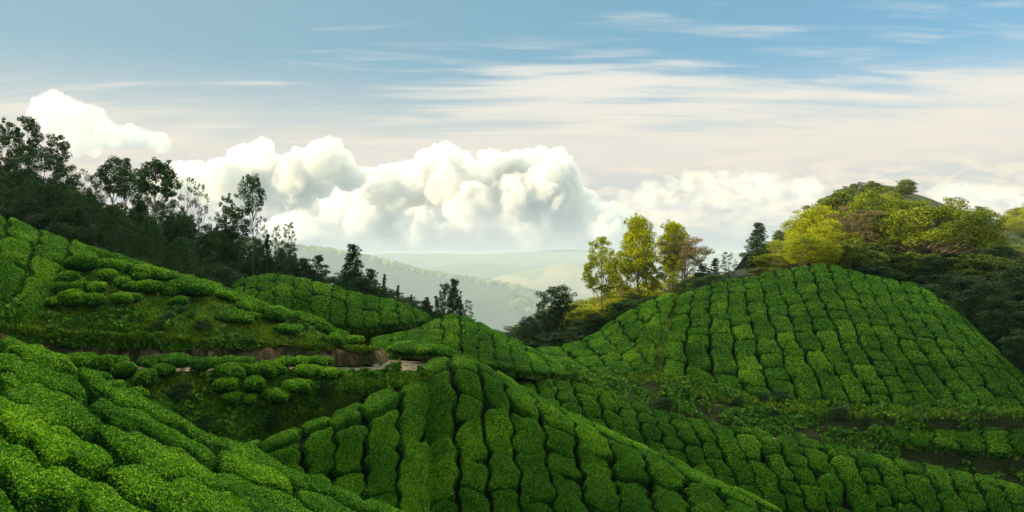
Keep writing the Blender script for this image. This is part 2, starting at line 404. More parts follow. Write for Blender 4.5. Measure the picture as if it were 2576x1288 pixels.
def rows_of_tea(pt, where, rng, i0=0, i1=None, v0=0.0, v1=None, Lmin=1.0, Lmax=2.4, gap=0.045, H=TEA_H, keep=None, sub=1, cover=1.3, wob=0.10):
    """bushes in rows between neighbouring u lines of the patch"""
    nrow = (pt.nu - 1) * sub; v1 = pt.nv - 1 if v1 is None else v1
    i1 = nrow if i1 is None else i1
    wph = rng.uniform(0, 6.28, (nrow + 1, 3))
    def bd(i, v):      # boundary i wobble (in u units)
        L = v * 6.0
        return (i + wob * (np.sin(L * 0.9 + wph[i, 0]) * .6 + np.sin(L * 2.3 + wph[i, 1]) * .5)) / sub
    for i in range(i0, i1):
        vv = np.linspace(v0, v1, 200); c = pt((i + .5) / sub, vv)
        arc = np.concatenate([[0], np.cumsum(np.linalg.norm(np.diff(c, axis=0), axis=1))])
        wid = np.linalg.norm(pt((i + 1) / sub, vv) - pt(i / sub, vv), axis=1)
        pos = -rng.uniform(0, 0.6); k = 0
        while pos < arc[-1] - 0.3:
            w = np.interp(pos, arc, wid)
            L = w * rng.uniform(Lmin, Lmax); a, b = max(pos, 0), min(pos + L, arc[-1])
            if arc[-1] - b < 0.5 * w: b = arc[-1]
            pos = b
            if b - a < 0.35 * w: continue
            va, vb = np.interp([a, b], arc, vv)
            if keep is not None and not keep(i, (va + vb) / 2, rng): k += 1; continue
            g = gap * w * 0.9; shrink_v = rng.choice([0.0, 0.5, 1.0, 1.3]) * g / max(b - a, .1)
            tilt = rng.uniform(-0.10, 0.10) * (vb - va)
            def ground(A, B, va=va, vb=vb, i=i, w=w, tilt=tilt, sv=shrink_v):
                v = (va + vb) / 2 + B * (vb - va) / 2 * (1 - sv) * (1.10 if sv == 0 else 1.0) + A * tilt
                v = np.clip(v, 0, pt.nv - 1)
                l = bd(i, v) + gap / sub; r = bd(i + 1, v) - gap / sub
                return pt((l + r) / 2 + A * (r - l) / 2, v)
            vc = (va + vb) / 2; cpt = pt((i + .5) / sub, vc); n = pt.normal((i + .5) / sub, vc)
            up = unit(n * 0.55 + np.array([0, 0, 0.45]))
            dist = np.linalg.norm(cpt); area = w * (b - a) + 1.2 * (w + b - a) * H
            ll = max(0.065, 0.0016 * dist); lw = ll * 0.55
            pr = proj(cpt)
            inview = (-150 < pr[0] < 2726) and (200 < pr[1] < 1470) and cpt[1] > 2
            nl = int(cover * area / (ll * lw * 0.5)) if inview else 0
            nl = min(nl, 20000)
            if not inview and rng.random() < 2: 
                k += 1; continue
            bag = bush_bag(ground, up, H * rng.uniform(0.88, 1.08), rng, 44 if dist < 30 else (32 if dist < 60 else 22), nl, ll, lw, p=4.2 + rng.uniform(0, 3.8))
            px = w * (b - a) * (F / dist) ** 2 * (1.0 if (0 < pr[0] < 2576 and pr[1] < 1288) else 0.05)
            BUSHES.append(dict(bag=bag, px=px, lab=(where, i - i0, k), c=cpt)); k += 1

# --- P1: mound nearest the camera
g1 = [[(-250, 800, 26), (0, 856, 24), (150, 908, 24), (330, 1010, 24.5), (560, 1112, 25), (850, 1237, 26), (1120, 1345, 27)],
      [(-300, 880, 21), (-40, 935, 20), (135, 1005, 20), (335, 1100, 20.5), (590, 1205, 21.5), (870, 1325, 22.5), (1130, 1430, 23.5)],
      [(-380, 1040, 16), (-80, 1095, 15.5), (130, 1180, 16), (370, 1285, 16.5), (640, 1390, 17.5), (920, 1500, 18.5), (1180, 1600, 19.5)],
      [(-480, 1290, 12), (-150, 1350, 12), (120, 1440, 12.3), (400, 1550, 13), (700, 1670, 14), (980, 1790, 15), (1250, 1900, 16)]]
G1 = np.array([[P3(*c) for c in r] for r in g1])
pt1g = Patch(G1, TEA_H); pt1g.build('hill', M_SOIL, back=(0, 3, -4))
pt1 = Patch(np.transpose(G1, (1, 0, 2)), TEA_H)      # rows run along the crest
rng = np.random.default_rng(11)
rows_of_tea(pt1, 'near', rng, sub=2, Lmin=0.9, Lmax=2.0, gap=0.075, cover=1.6, wob=0.20, H=0.8)

# --- P2: central mound
B2 = [(585, 1128, 650), (660, 1102, 655), (760, 1062, 750), (835, 1037, 822), (915, 1002, 905), (1000, 962, 988), (1070, 915, 1077), (1140, 888, 1163),
      (1205, 905, 1242), (1268, 945, 1325), (1345, 987, 1412), (1430, 1032, 1492), (1520, 1074, 1575), (1610, 1114, 1660), (1700, 1152, 1750),
      (1800, 1202, 1840), (1900, 1250, 1930), (2000, 1297, 2015)]
SX = [b[0] for b in B2]; SY = [b[1] for b in B2]
G2 = np.zeros((5, len(B2), 3))
for j, (x, y, xb) in enumerate(B2):
    dt, db = (38 + (1340 - y) * 0.0215, 37.5) if j > 5 else ([35.4, 36.2, 37.2, 38.6, 40.2, 42.6][j], [33.4, 33.9, 34.4, 35.2, 36, 36.8][j])
    dd = (lambda yy: 38 + (1340 - yy) * 0.0215) if j > 5 else (lambda yy: dt)
    sft = 0 if j < 7 else min(64, 12 + (j - 7) * 8)
    xt = x - sft; yt = np.interp(xt, SX, SY)
    y1 = y + (min(30, 0.22 * (1345 - y)) if j >= 7 else 0.10 * (1345 - y)); x1 = x + (xb - x) * (y1 - y) / (1345 - y)
    G2[0, j] = P3(xt, yt, dd(yt) + 0.8)
    G2[1, j] = P3(x1, y1, dd(y) - 0.32 * (dd(y) - db))
    for k, (fy, fd) in enumerate([(0.34, 0.60), (0.65, 0.83), (1, 1)]):
        yy = y1 + (1345 - y1) * fy; G2[k + 2, j] = P3(x + (xb - x) * (yy - y) / (1345 - y), yy, dd(y) + (db - dd(y)) * fd)
pt2 = Patch(G2, TEA_H); pt2.build('hill', M_SOIL, back=(0, 4, -5))
rows_of_tea(pt2, 'central', np.random.default_rng(12), Lmin=0.7, Lmax=1.7, gap=0.052)

# --- P3: slope below the right hand path
T3 = [(1170, 990), (1230, 972), (1290, 958), (1343, 955), (1391, 953), (1438, 958), (1489, 968), (1535, 985), (1580, 1000), (1630, 1018), (1676, 1030), (1728, 1044), (1776, 1053), (1835, 1068), (1891, 1075),
      (1941, 1083), (2002, 1098), (2063, 1107), (2130, 1122), (2182, 1130), (2245, 1145), (2312, 1158), (2375, 1170), (2440, 1184), (2502, 1198), (2571, 1215), (2640, 1230)]
L3 = []
for k, (x, y) in enumerate(T3):
    sl_ = 0.22 + 0.22 * min(1, k / 12.0); yb = 1360
    L3.append((x, y, 58 - 0.004 * (x - 1300), x + sl_ * (yb - y), yb, 58 - 0.004 * (x - 1300) - (yb - y) * 0.020, 6))
pt3 = from_lines(L3); pt3.build('hill', M_SOIL, back=None)
rows_of_tea(pt3, 'lower right', np.random.default_rng(13), Lmin=0.7, Lmax=1.8, gap=0.06)

# --- P4: big right hill
T4 = [(1712, 742, 84, 1662, 938, 66), (1750, 726, 85, 1722, 955, 65), (1790, 712, 86, 1795, 972, 64), (1830, 704, 87, 1868, 985, 63.5), (1870, 697, 88, 1940, 993, 63), (1910, 689, 88, 2010, 1000, 62.5),
      (1950, 681, 88, 2075, 1003, 62), (1990, 672, 88, 2135, 1006, 62), (2035, 664, 88, 2192, 1010, 61.5), (2080, 662, 88, 2248, 1014, 61), (2125, 672, 87, 2303, 1016, 61), (2170, 684, 86, 2358, 1017, 60.5),
      (2215, 695, 85, 2413, 1018, 60), (2260, 704, 84, 2468, 1018, 60), (2305, 716, 83, 2523, 1020, 60), (2350, 740, 81, 2578, 1022, 60), (2395, 775, 78, 2633, 1025, 60), (2440, 820, 75, 2690, 1030, 60)]
pt4 = from_lines([t + (-8,) for t in T4], prof=[(0, 0), (0.16, 0.30), (0.5, 0.68), (1, 1)]); pt4.build('hill', M_SOIL, back=(0, 12, -4))
rows_of_tea(pt4, 'big right', np.random.default_rng(14), Lmin=0.7, Lmax=1.9, gap=0.064)
T4b = [(1335, 872, 74, 1425, 932, 66), (1405, 866, 77, 1487, 936, 66), (1468, 852, 80, 1545, 938, 66), (1511, 828, 82, 1605, 938, 66), (1549, 798, 83, 1640, 922, 67), (1600, 772, 84, 1652, 880, 70), (1650, 748, 85, 1668, 820, 75), (1695, 732, 86, 1695, 765, 80)]
pt4b = from_lines(T4b, prof=[(0, 0), (0.2, 0.32), (0.55, 0.68), (1, 1)]); pt4b.build('hill', M_TURF, back=(0, 10, -4))
rows_of_tea(pt4b, 'small right', np.random.default_rng(15), Lmin=0.8, Lmax=1.6, gap=0.07)
# grassy track between them
ptg = from_lines([(1640, 740, 86.5, 1560, 955, 66), (1715, 725, 86.5, 1720, 960, 65)], drop=0.9); ptg.build('path', M_TURF, back=None, rough=0.05)

# --- P7 / P8 mid hills
T7 = [(585, 712, 70, 590, 775, 66), (618, 698, 71, 615, 770, 66), (650, 690, 72, 645, 768, 66), (696, 689, 72, 685, 775, 66), (739, 693, 72, 731, 790, 66), (783, 701, 72, 779, 800, 66), (834, 715, 72, 824, 812, 66), (872, 728, 72, 872, 815, 66),
      (913, 738, 72, 915, 818, 66), (953, 745, 72, 959, 815, 66), (991, 755, 72, 1007, 810, 66), (1035, 770, 71.5, 1045, 806, 67), (1078, 790, 71, 1080, 803, 69)]
pt7 = from_lines(T7); pt7.build('hill', M_TURF, back=(0, 4, -3), skirt=0)
rows_of_tea(pt7, 'middle left', np.random.default_rng(17), Lmin=0.9, Lmax=2.0)
T8 = [(935, 848, 62, 935, 868, 57), (985, 838, 63, 985, 880, 57), (1025, 830, 64, 1025, 885, 57), (1064, 818, 65, 1066, 892, 57), (1112, 796, 66, 1118, 902, 57), (1155, 790, 67, 1160, 908, 57), (1197, 806, 67, 1203, 914, 57), (1233, 824, 67, 1248, 920, 57),
      (1272, 844, 67, 1292, 926, 57), (1314, 864, 67, 1342, 932, 57), (1362, 890, 66, 1385, 936, 58), (1418, 922, 64, 1430, 938, 60)]
pt8 = from_lines(T8); pt8.build('hill', M_TURF, back=(0, 5, -4), skirt=0)
rows_of_tea(pt8, 'middle', np.random.default_rng(18), Lmin=0.8, Lmax=2.0)

# --- P5 left hill: whole slope as turf, tea packed at its left
SIL = [(-420, 420, 60), (-200, 480, 58), (0, 532, 56), (115, 578, 55), (230, 612, 54.5), (340, 660, 54), (450, 697, 53.5), (560, 728, 53), (650, 766, 52), (760, 796, 51), (850, 836, 50), (935, 872, 49)]
BOT = [(-420, 770, 42), (-200, 800, 42), (0, 822, 42.5), (115, 835, 43), (230, 845, 43.5), (340, 852, 44), (450, 858, 44.5), (560, 862, 45), (650, 866, 45.5), (760, 870, 46), (850, 876, 46.5), (938, 886, 47)]
pt5 = from_lines([a + b for a, b in zip(SIL, BOT)], prof=[(0, 0), (0.22, 0.42), (0.6, 0.8), (1, 1)], drop=0.0)
drp = np.full((4, 12), 0.0); drp[:, :5] = np.array([1.35, 1.35, 1.3, 1.1])[:, None]; drp[:, 5] = [1.2, 1.1, .8, .5]; drp[:, 6:] = np.array([1, .9, .55, 0])[:, None]
pt5.G[..., 2] -= TEA_H * drp; pt5 = Patch(pt5.G); pt5.build('hill', M_TURF, back=(0, 4, -4), skirt=0, rough=0.25)
T5 = [(-150, 498, 58, -300, 800, 42.5), (-60, 520, 57, -180, 815, 42.5), (22, 543, 56, -75, 820, 43), (100, 572, 55.5, 18, 826, 43), (180, 600, 55, 105, 822, 44), (262, 632, 54.5, 170, 760, 46.5)]
pt5t = from_lines(T5, prof=[(0, 0), (0.22, 0.42), (0.6, 0.8), (1, 1)]); pt5t.build('hill', M_SOIL, back=(0, 3, -2), skirt=0.5)
rows_of_tea(pt5t, 'left', np.random.default_rng(19), Lmin=0.8, Lmax=2.0, gap=0.06)

# --- generic strips (banks, road, lower terraces), written as rows of display points with a distance
def strip(name, rows, m, su=10, sv=8, rough=0.15, nscale=0.9, back=None, skirt=0, drop=0):
    p = Patch(np.array([[P3(*c) for c in r] for r in rows]), drop); p.build(name, m, su, sv, back, skirt, rough, nscale); return p
bank = strip('bank', [
    [(x, y + 1, d) for x, y, d in BOT],
    [(-420, 800, 41.6), (-200, 835, 41.8), (0, 858, 42.2), (115, 868, 42.7), (230, 874, 43.2), (340, 878, 43.7), (450, 880, 44.2), (560, 882, 44.7), (650, 884, 45.2), (760, 887, 45.7), (850, 890, 46.2), (946, 896, 46.8)],
    [(-420, 880, 41.2), (-200, 900, 41.4), (0, 905, 41.9), (115, 910, 42.4), (230, 915, 42.9), (340, 917, 43.4), (450, 918, 43.9), (560, 919, 44.4), (650, 919, 44.9), (760, 919, 45.4), (850, 920, 45.9), (956, 914, 46.6)]],
    M_BANK, su=14, sv=14, rough=0.35, nscale=1.3)
bankend = strip('bank', [[(938, 886, 47), (952, 880, 50), (962, 872, 55)], [(950, 900, 47), (965, 896, 50), (975, 890, 55)], [(956, 915, 46.6), (975, 910, 50), (990, 900, 55)]], M_BANK, rough=0.2)
road = strip('road', [
    [(-420, 878, 42.4), (0, 903, 43), (300, 915, 44.4), (600, 918, 45.6), (860, 919, 47.5), (960, 909, 50), (1020, 901, 53), (1100, 898, 55)],
    [(-420, 905, 39.8), (0, 925, 40), (300, 934, 41), (600, 934, 42), (860, 938, 43), (960, 938, 44), (1040, 936, 45), (1110, 934, 46)]],
    M_ROAD, rough=0.04, nscale=2.0, sv=20)
under = strip('ground', [
    [(900, 905, 62), (1080, 902, 60), (1250, 925, 58.5), (1400, 938, 60), (1560, 950, 66), (1720, 962, 66)],
    [(900, 912, 52), (1080, 905, 54), (1250, 945, 60.2), (1400, 952, 60.8), (1560, 990, 60.8), (1700, 1030, 60)],
    [(900, 1000, 47), (1080, 990, 50), (1250, 990, 58.8), (1400, 990, 59.4), (1560, 1030, 59.6), (1700, 1065, 59)]], M_TURF, rough=0.2)
terr = strip('hill', [
    [(-300, 925, 39.6), (0, 935, 39.8), (160, 938, 40.3), (300, 938, 40.8), (450, 939, 41.3), (600, 938, 41.8), (750, 936, 42.4), (880, 940, 43), (1000, 941, 44), (1090, 938, 45)],
    [(-300, 985, 38), (0, 995, 38), (160, 1000, 38.5), (300, 1000, 39), (450, 1000, 39.5), (600, 1000, 40), (750, 995, 40.6), (880, 985, 41.5), (1000, 975, 43), (1090, 960, 44.5)],
    [(-300, 1090, 35), (0, 1100, 35), (160, 1110, 35.5), (300, 1115, 36), (450, 1115, 37.6), (600, 1115, 38.7), (750, 1085, 40), (880, 1050, 41.8), (1000, 1020, 43.4), (1090, 990, 44.6)],
    [(-300, 1300, 33), (0, 1300, 33), (160, 1290, 33.5), (300, 1290, 34), (450, 1240, 36.8), (600, 1210, 38.2), (750, 1160, 39.7), (880, 1110, 41.4), (1000, 1070, 43.2), (1090, 1040, 44.4)]],
    M_TURF, rough=0.22)
# right side: grass verge and cut bank under the big hill, path along the top of the lower slope
vx = [1400, 1500, 1580, 1660, 1740, 1820, 1900, 2000, 2100, 2220, 2350, 2480, 2640]
v_top = [925, 938, 942, 940, 962, 985, 998, 1008, 1016, 1024, 1026, 1028, 1034]
v_mid = [945, 955, 960, 968, 990, 1012, 1028, 1040, 1050, 1052, 1050, 1048, 1050]
v_bot = [952, 962, 985, 1010, 1030, 1048, 1060, 1080, 1100, 1122, 1150, 1172, 1210]
vd = [64, 65, 65, 65, 64, 63.5, 62.5, 62, 61.5, 61, 60, 60, 60]
def at3(x): return 58 - 0.004 * (x - 1300)
def shelf(x): return np.interp(x, [t[0] for t in T3], [t[1] for t in T3])
def strip3(name, rows, m, **kw):
    p = Patch(np.array(rows)); p.build(name, m, **kw); return p
low_edge = [P3(x, shelf(x), at3(x) + 2.2) * np.array([1, 1, 1]) - np.array([0, 0, TEA_H * .75]) for x in vx]
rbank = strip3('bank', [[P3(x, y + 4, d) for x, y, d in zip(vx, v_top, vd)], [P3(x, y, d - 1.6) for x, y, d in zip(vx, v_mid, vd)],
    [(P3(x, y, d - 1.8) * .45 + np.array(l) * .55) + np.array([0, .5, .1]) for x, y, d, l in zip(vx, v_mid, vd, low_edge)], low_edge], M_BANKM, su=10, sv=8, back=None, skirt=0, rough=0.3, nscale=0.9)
rpath = strip3('path', [[P3(x, y, at3(x) + 2.3) - np.array([0, 0, TEA_H * .75 - .03]) for x, y in T3], [P3(x, y, at3(x) - .2) - np.array([0, 0, TEA_H * 1.05]) for x, y in T3]], M_ROAD, su=3, sv=8, back=None, skirt=0, rough=0.05)
# spur at right edge with its own bushes
TS = [(2225, 1062, 60, 2240, 1095, 57.5), (2275, 1056, 60.5, 2290, 1110, 57), (2335, 1050, 61, 2350, 1118, 56.5), (2395, 1046, 61, 2415, 1125, 56.5), (2455, 1043, 61, 2480, 1130, 56), (2520, 1040, 61, 2545, 1135, 56), (2600, 1040, 61, 2620, 1140, 56)]
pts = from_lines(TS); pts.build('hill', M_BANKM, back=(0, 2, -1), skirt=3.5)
rows_of_tea(pts, 'spur', np.random.default_rng(21), Lmin=0.8, Lmax=1.3, gap=0.07)

# forest floors
fl = strip('hill', [  # far-left off-frame columns raised to shade the lower forest
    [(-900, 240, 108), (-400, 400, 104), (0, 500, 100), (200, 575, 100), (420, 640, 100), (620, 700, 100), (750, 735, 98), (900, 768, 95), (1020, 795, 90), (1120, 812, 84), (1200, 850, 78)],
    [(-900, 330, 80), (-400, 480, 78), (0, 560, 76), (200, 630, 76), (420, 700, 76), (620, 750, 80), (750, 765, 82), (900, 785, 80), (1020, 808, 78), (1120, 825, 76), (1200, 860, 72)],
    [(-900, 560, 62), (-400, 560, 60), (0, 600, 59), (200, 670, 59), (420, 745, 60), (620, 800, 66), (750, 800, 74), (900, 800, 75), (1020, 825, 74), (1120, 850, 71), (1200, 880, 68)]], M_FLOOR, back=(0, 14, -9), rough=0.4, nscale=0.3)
fr = strip('hill', [
    [(1230, 855, 125), (1330, 840, 128), (1450, 800, 130), (1600, 750, 132), (1750, 705, 134), (1900, 668, 135), (2050, 640, 135), (2200, 620, 135), (2400, 625, 135), (2600, 640, 132), (2900, 640, 130)],
    [(1230, 880, 95), (1330, 866, 96), (1450, 845, 97), (1600, 782, 98), (1750, 728, 100), (1900, 690, 101), (2050, 668, 101), (2200, 690, 99), (2400, 730, 96), (2600, 760, 92), (2900, 780, 90)],
    [(1230, 905, 76), (1330, 885, 78), (1450, 868, 82), (1600, 800, 86), (1750, 745, 88), (1900, 705, 90), (2050, 685, 90), (2200, 710, 87), (2400, 800, 78), (2600, 900, 68), (2900, 960, 64)]], M_FLOOR, back=(0, 20, -16), rough=0.4, nscale=0.3)
# summit hill behind, and a far lit one at the right edge
sm = strip('hill', [
    [(1880, 640, 300), (1960, 600, 300), (2060, 530, 290), (2150, 490, 285), (2230, 476, 280), (2300, 486, 280), (2400, 525, 285), (2500, 570, 290), (2620, 620, 300), (2800, 680, 310)],
    [(1880, 660, 240), (1960, 630, 236), (2060, 575, 232), (2150, 530, 228), (2230, 515, 225), (2300, 525, 225), (2400, 575, 228), (2500, 625, 232), (2620, 670, 240), (2800, 720, 250)],
    [(1880, 720, 160), (1960, 700, 158), (2060, 670, 155), (2150, 650, 152), (2230, 640, 150), (2300, 640, 150), (2400, 670, 152), (2500, 700, 155), (2620, 740, 160), (2800, 780, 165)]],
    ground_mat('summit_grass', (0.05, 0.08, 0.02), (0.10, 0.12, 0.035), scale=0.15), back=(0, 40, -30), rough=0.8, nscale=0.05)
sm2 = strip('hill', [
    [(2400, 640, 420), (2500, 570, 410), (2580, 545, 400), (2700, 500, 400), (2900, 470, 400)],
    [(2400, 700, 330), (2500, 650, 320), (2580, 620, 310), (2700, 600, 310), (2900, 600, 310)]], M_FAR, back=(0, 40, -40), rough=1.5, nscale=0.05)

# unseen hill added off-frame left to shade the tea slopes, and ground under and behind the camera
def grid_obj(name, xs, ys, zf, m):
    X, Y = np.meshgrid(xs, ys, indexing='ij'); Z = zf(X, Y)
    A = np.stack([X, Y, Z], -1); h, w_ = X.shape
    i = np.arange(h - 1)[:, None] * w_; j = np.arange(w_ - 1)[None]
    q = np.stack([i + j, i + w_ + j, i + w_ + j + 1, i + j + 1], -1).reshape(-1, 4)
    return struct(obj(name, mesh(name, A.reshape(-1, 3), q, mats=[m], smooth=True)))
def ss(a, b, x): t = np.clip((x - a) / (b - a), 0, 1); return t * t * (3 - 2 * t)
def shade_hill_z(X, Y):
    q = Y - 0.364 * X  # runs along the sun direction, sets where the added hill's shadow ends
    h = -7 + (30 + 34 * ss(76.8, 74.3, q)) * ss(-38 - 24 * ss(55, 75, Y), -112, X - 0.25 * np.maximum(0, 60 - Y)) * ss(-160, -90, Y)
    return h + (fbm(np.stack([X, Y, 0 * X], -1) * 0.05, 4, 9) - 0.5) * 5 * ss(-40, -70, X) - 60 * ss(118, 148, Y)
grid_obj('hill', np.linspace(-230, -36, 70), np.linspace(-170, 150, 90), shade_hill_z, M_FLOOR)  # added sun blocker, keeps direct sun off the near slopes
grid_obj('ground', np.linspace(-60, 140, 50), np.linspace(-170, 112, 70), lambda X, Y: -8.5 - 14 * ss(6, 50, Y) - 6 * ss(85, 112, Y) + 0 * X - 1.5 * ss(0, 60, X) + 2.0 * ss(0, -30, Y), M_TURF)

# ------------------------------------------------------------------ valley and far hills
def far_hill(name, ridge, d0, d1, foot, m, rough, ns, nu=150, nv=50, exp=1.3):
    """ridge: (X,Y) display line at distance d0(X); falls towards the viewer to z=foot at d1"""
    rx = np.array([r[0] for r in ridge], float); ry = np.array([r[1] for r in ridge], float)
    X = np.linspace(rx[0], rx[-1], nu); Yr = np.interp(X, rx, ry)
    Yr = np.convolve(np.pad(Yr, 4, mode='edge'), np.ones(9) / 9, 'valid')
    zr = (CY - Yr) / F * d0; xr = (X - CX) / F * d0
    rows = []
    for k in range(-12, nv + 1):
        t = k / nv
        if k < 0: y = d0 - t * (d0 - d1) * 2; z = zr + (foot - zr) * min(1, (-t * 2.2)) ** 1.2
        else: y = d0 + (d1 - d0) * t; z = zr + (foot - zr) * t ** exp
        rows.append(np.stack([xr * (0.35 * y / d0 + 0.65), np.full(nu, y), z], -1))
    A = np.array(rows)
    t = np.abs(np.arange(-12, nv + 1)) / nv
    n = fbm(A * np.array([1, 1, 0]) * ns, 5, 3, billow=True) - 0.5
    A[..., 2] += n * rough * 2 * (0.15 + np.minimum(t, 0.5))[:, None]
    h, w_ = A.shape[:2]; i = np.arange(h - 1)[:, None] * w_; j = np.arange(w_ - 1)[None]
    q = np.stack([i + j, i + w_ + j, i + w_ + j + 1, i + j + 1], -1).reshape(-1, 4)
    o = struct(obj(name, mesh(name, A.reshape(-1, 3), q, mats=[m], smooth=True))); return o, A
grid_obj('valley', np.linspace(-13000, 13000, 160), 130 + 16700 * np.linspace(0, 1, 140) ** 2, lambda X, Y: -60 - 1250 * ss(130, 4800, Y) + (fbm(np.stack([X, Y, 0 * X], -1) * 0.0009, 4, 2) - 0.5) * 200 * ss(130, 1500, Y), M_FAR)
hb, HB = far_hill('hill', [(500, 600), (745, 628), (850, 640), (920, 656), (1000, 672), (1100, 695), (1200, 712), (1300, 728), (1380, 752), (1480, 790), (1700, 850)], 7300, 4200, -1050, M_FAR, 165, 0.00115)
hb2, HB2 = far_hill('hill', [(400, 590), (700, 618), (745, 626), (800, 632), (860, 640), (930, 652), (1000, 690), (1100, 760)], 9400, 7300, -1050, M_FAR, 165, 0.00115)
hc, HC = far_hill('hill', [(1180, 760), (1240, 702), (1290, 690), (1340, 684), (1380, 674), (1420, 667), (1460, 674), (1500, 678), (1600, 690), (1750, 720)], 10600, 8200, -1200, M_GOLD, 220, 0.0008)
hd, HD = far_hill('hill', [(-600, 640), (300, 640), (740, 626), (900, 648), (960, 644), (1010, 634), (1050, 633), (1100, 640), (1160, 650), (1230, 640), (1330, 630), (1420, 634), (1500, 628), (1600, 640), (2000, 640), (2600, 636), (3200, 640)], 15700, 10700, -1500, M_FAR, 300, 0.0006)

far_hill('hill', [(300, 720), (600, 690), (760, 664), (850, 656), (930, 668), (1040, 680), (1130, 670), (1230, 662), (1330, 672), (1450, 662), (1600, 680), (1900, 700)], 12600, 10300, -1350, M_FAR, 230, 0.0008)
# ------------------------------------------------------------------ clouds
def icosphere(sub):
    t = (1 + 5 ** .5) / 2
    V = unit(np.array([(-1, t, 0), (1, t, 0), (-1, -t, 0), (1, -t, 0), (0, -1, t), (0, 1, t), (0, -1, -t), (0, 1, -t), (t, 0, -1), (t, 0, 1), (-t, 0, -1), (-t, 0, 1)], float))
    Fc = np.array([(0, 11, 5), (0, 5, 1), (0, 1, 7), (0, 7, 10), (0, 10, 11), (1, 5, 9), (5, 11, 4), (11, 10, 2), (10, 7, 6), (7, 1, 8), (3, 9, 4), (3, 4, 2), (3, 2, 6), (3, 6, 8), (3, 8, 9), (4, 9, 5), (2, 4, 11), (6, 2, 10), (8, 6, 7), (9, 8, 1)])
    for _ in range(sub):
        E = np.concatenate([Fc[:, [0, 1]], Fc[:, [1, 2]], Fc[:, [2, 0]]]); E.sort(1)
        ue, inv = np.unique(E, axis=0, return_inverse=True); inv = inv.ravel()
        mid = unit(V[ue].mean(1)); n = len(V); V = np.concatenate([V, mid]); m = len(Fc)
        a, b, c = inv[:m] + n, inv[m:2 * m] + n, inv[2 * m:] + n
        Fc = np.concatenate([np.stack([Fc[:, 0], a, c], 1), np.stack([Fc[:, 1], b, a], 1), np.stack([Fc[:, 2], c, b], 1), np.stack([a, b, c], 1)])
    return V, Fc
ICO = {k: icosphere(k) for k in (2, 3, 4, 5)}
def cloud(name, blobs, D, seed):   # voxel merged puffs, billowed outwards
    rg = np.random.default_rng(seed); Vs = []; Fs = []; n = 0
    m = F / D
    todo = []
    for (X, Y, r) in blobs:
        c = P3(X, Y, D + rg.uniform(-1.2, 1.2) * r / m); R = r / m; todo.append((c, R))
        for k in range(10):
            dr = unit(rg.normal(size=3) + np.array([0, -.4, .35])); rr = R * rg.uniform(.2, .6)
            todo.append((c + dr * R * rg.uniform(.7, .98), rr))
    for c, R in todo:
        V, Fc = ICO[3]; Vs.append(c + V * R * np.array([1.1, 1.1, .98] if seed != 6 else [1.7, 1.5, .62])); Fs.append(Fc + n); n += len(V)
    tmp = bpy.data.objects.new('tmp', mesh('tmp', np.concatenate(Vs), [np.concatenate(Fs)])); COL.objects.link(tmp)
    md = tmp.modifiers.new('r', 'REMESH'); md.mode = 'VOXEL'; md.voxel_size = (1.6 if seed != 6 else 2.4) / m; md.use_smooth_shade = True
    dg = bpy.context.evaluated_depsgraph_get(); me = bpy.data.meshes.new_from_object(tmp.evaluated_get(dg))
    tmp.modifiers.clear()
    k = len(me.vertices); V = np.empty(k * 3, np.float32); me.vertices.foreach_get('co', V); V = V.reshape(-1, 3).astype(float)
    Nv = np.empty(k * 3, np.float32); me.vertex_normals.foreach_get('vector', Nv); Nv = Nv.reshape(-1, 3)
    q = V * m
    wp = q + (np.stack([fbm(q * .03 + a_, 2, 40) for a_ in (0, 9, 18)], -1) - .5) * 24
    dsp = (fbm(wp * .034, 5, 3, billow=True) - .5) * (31 if seed != 6 else 26) + (fbm(wp * .11, 4, 9, billow=True) - .5) * 11
    V = V + Nv * (dsp / m)[:, None]
    me.vertices.foreach_set('co', V.astype(np.float32).ravel()); me.update()
    tmp.data = me; md = tmp.modifiers.new('r', 'REMESH'); md.mode = 'VOXEL'; md.voxel_size = (1.5 if seed != 6 else 2.2) / m
    dg = bpy.context.evaluated_depsgraph_get(); me = bpy.data.meshes.new_from_object(tmp.evaluated_get(dg)); bpy.data.objects.remove(tmp)
    me.materials.clear(); me.materials.append(M_CLOUDTHIN if seed == 6 else (M_CLOUDSOFT if seed == 5 else M_CLOUD))
    me.polygons.foreach_set('use_smooth', np.ones(len(me.polygons), bool))
    me.name = name
    return tag(obj(name, me), None, None, kind='structure')
CA = [(450, 452, 32), (492, 446, 26), (560, 455, 45), (610, 425, 40), (648, 402, 34), (600, 480, 40), (690, 435, 38), (735, 425, 30), (775, 412, 34), (815, 400, 34), (850, 425, 34), (800, 440, 45), (740, 460, 45), (670, 470, 40), (880, 450, 25), (705, 505, 24), (770, 528, 20), (410, 470, 22), (520, 480, 26), (560, 505, 18), (640, 520, 16), (735, 490, 18)]
CB = [(1100, 408, 34), (1130, 402, 28), (1072, 432, 36), (1160, 432, 34), (1035, 462, 40), (985, 468, 36), (930, 485, 40), (880, 498, 36), (850, 525, 36), (815, 545, 28), (1125, 470, 55), (1200, 440, 36), (1240, 420, 30), (1262, 440, 40), (1300, 425, 30),
      (1330, 430, 38), (1365, 410, 34), (1400, 425, 36), (1412, 465, 42), (1370, 475, 50), (1310, 495, 50), (1245, 505, 55), (1180, 520, 55), (1090, 540, 60), (1000, 545, 55), (920, 555, 50), (1420, 520, 45), (1470, 530, 40), (1520, 548, 34), (1565, 560, 26), (1340, 550, 55), (1240, 565, 50), (1440, 575, 45), (860, 575, 55), (960, 590, 60), (1070, 590, 60), (1180, 590, 55), (1300, 600, 50), (780, 580, 40), (700, 590, 34), (1520, 590, 38), (1600, 598, 26), (745, 545, 20)]
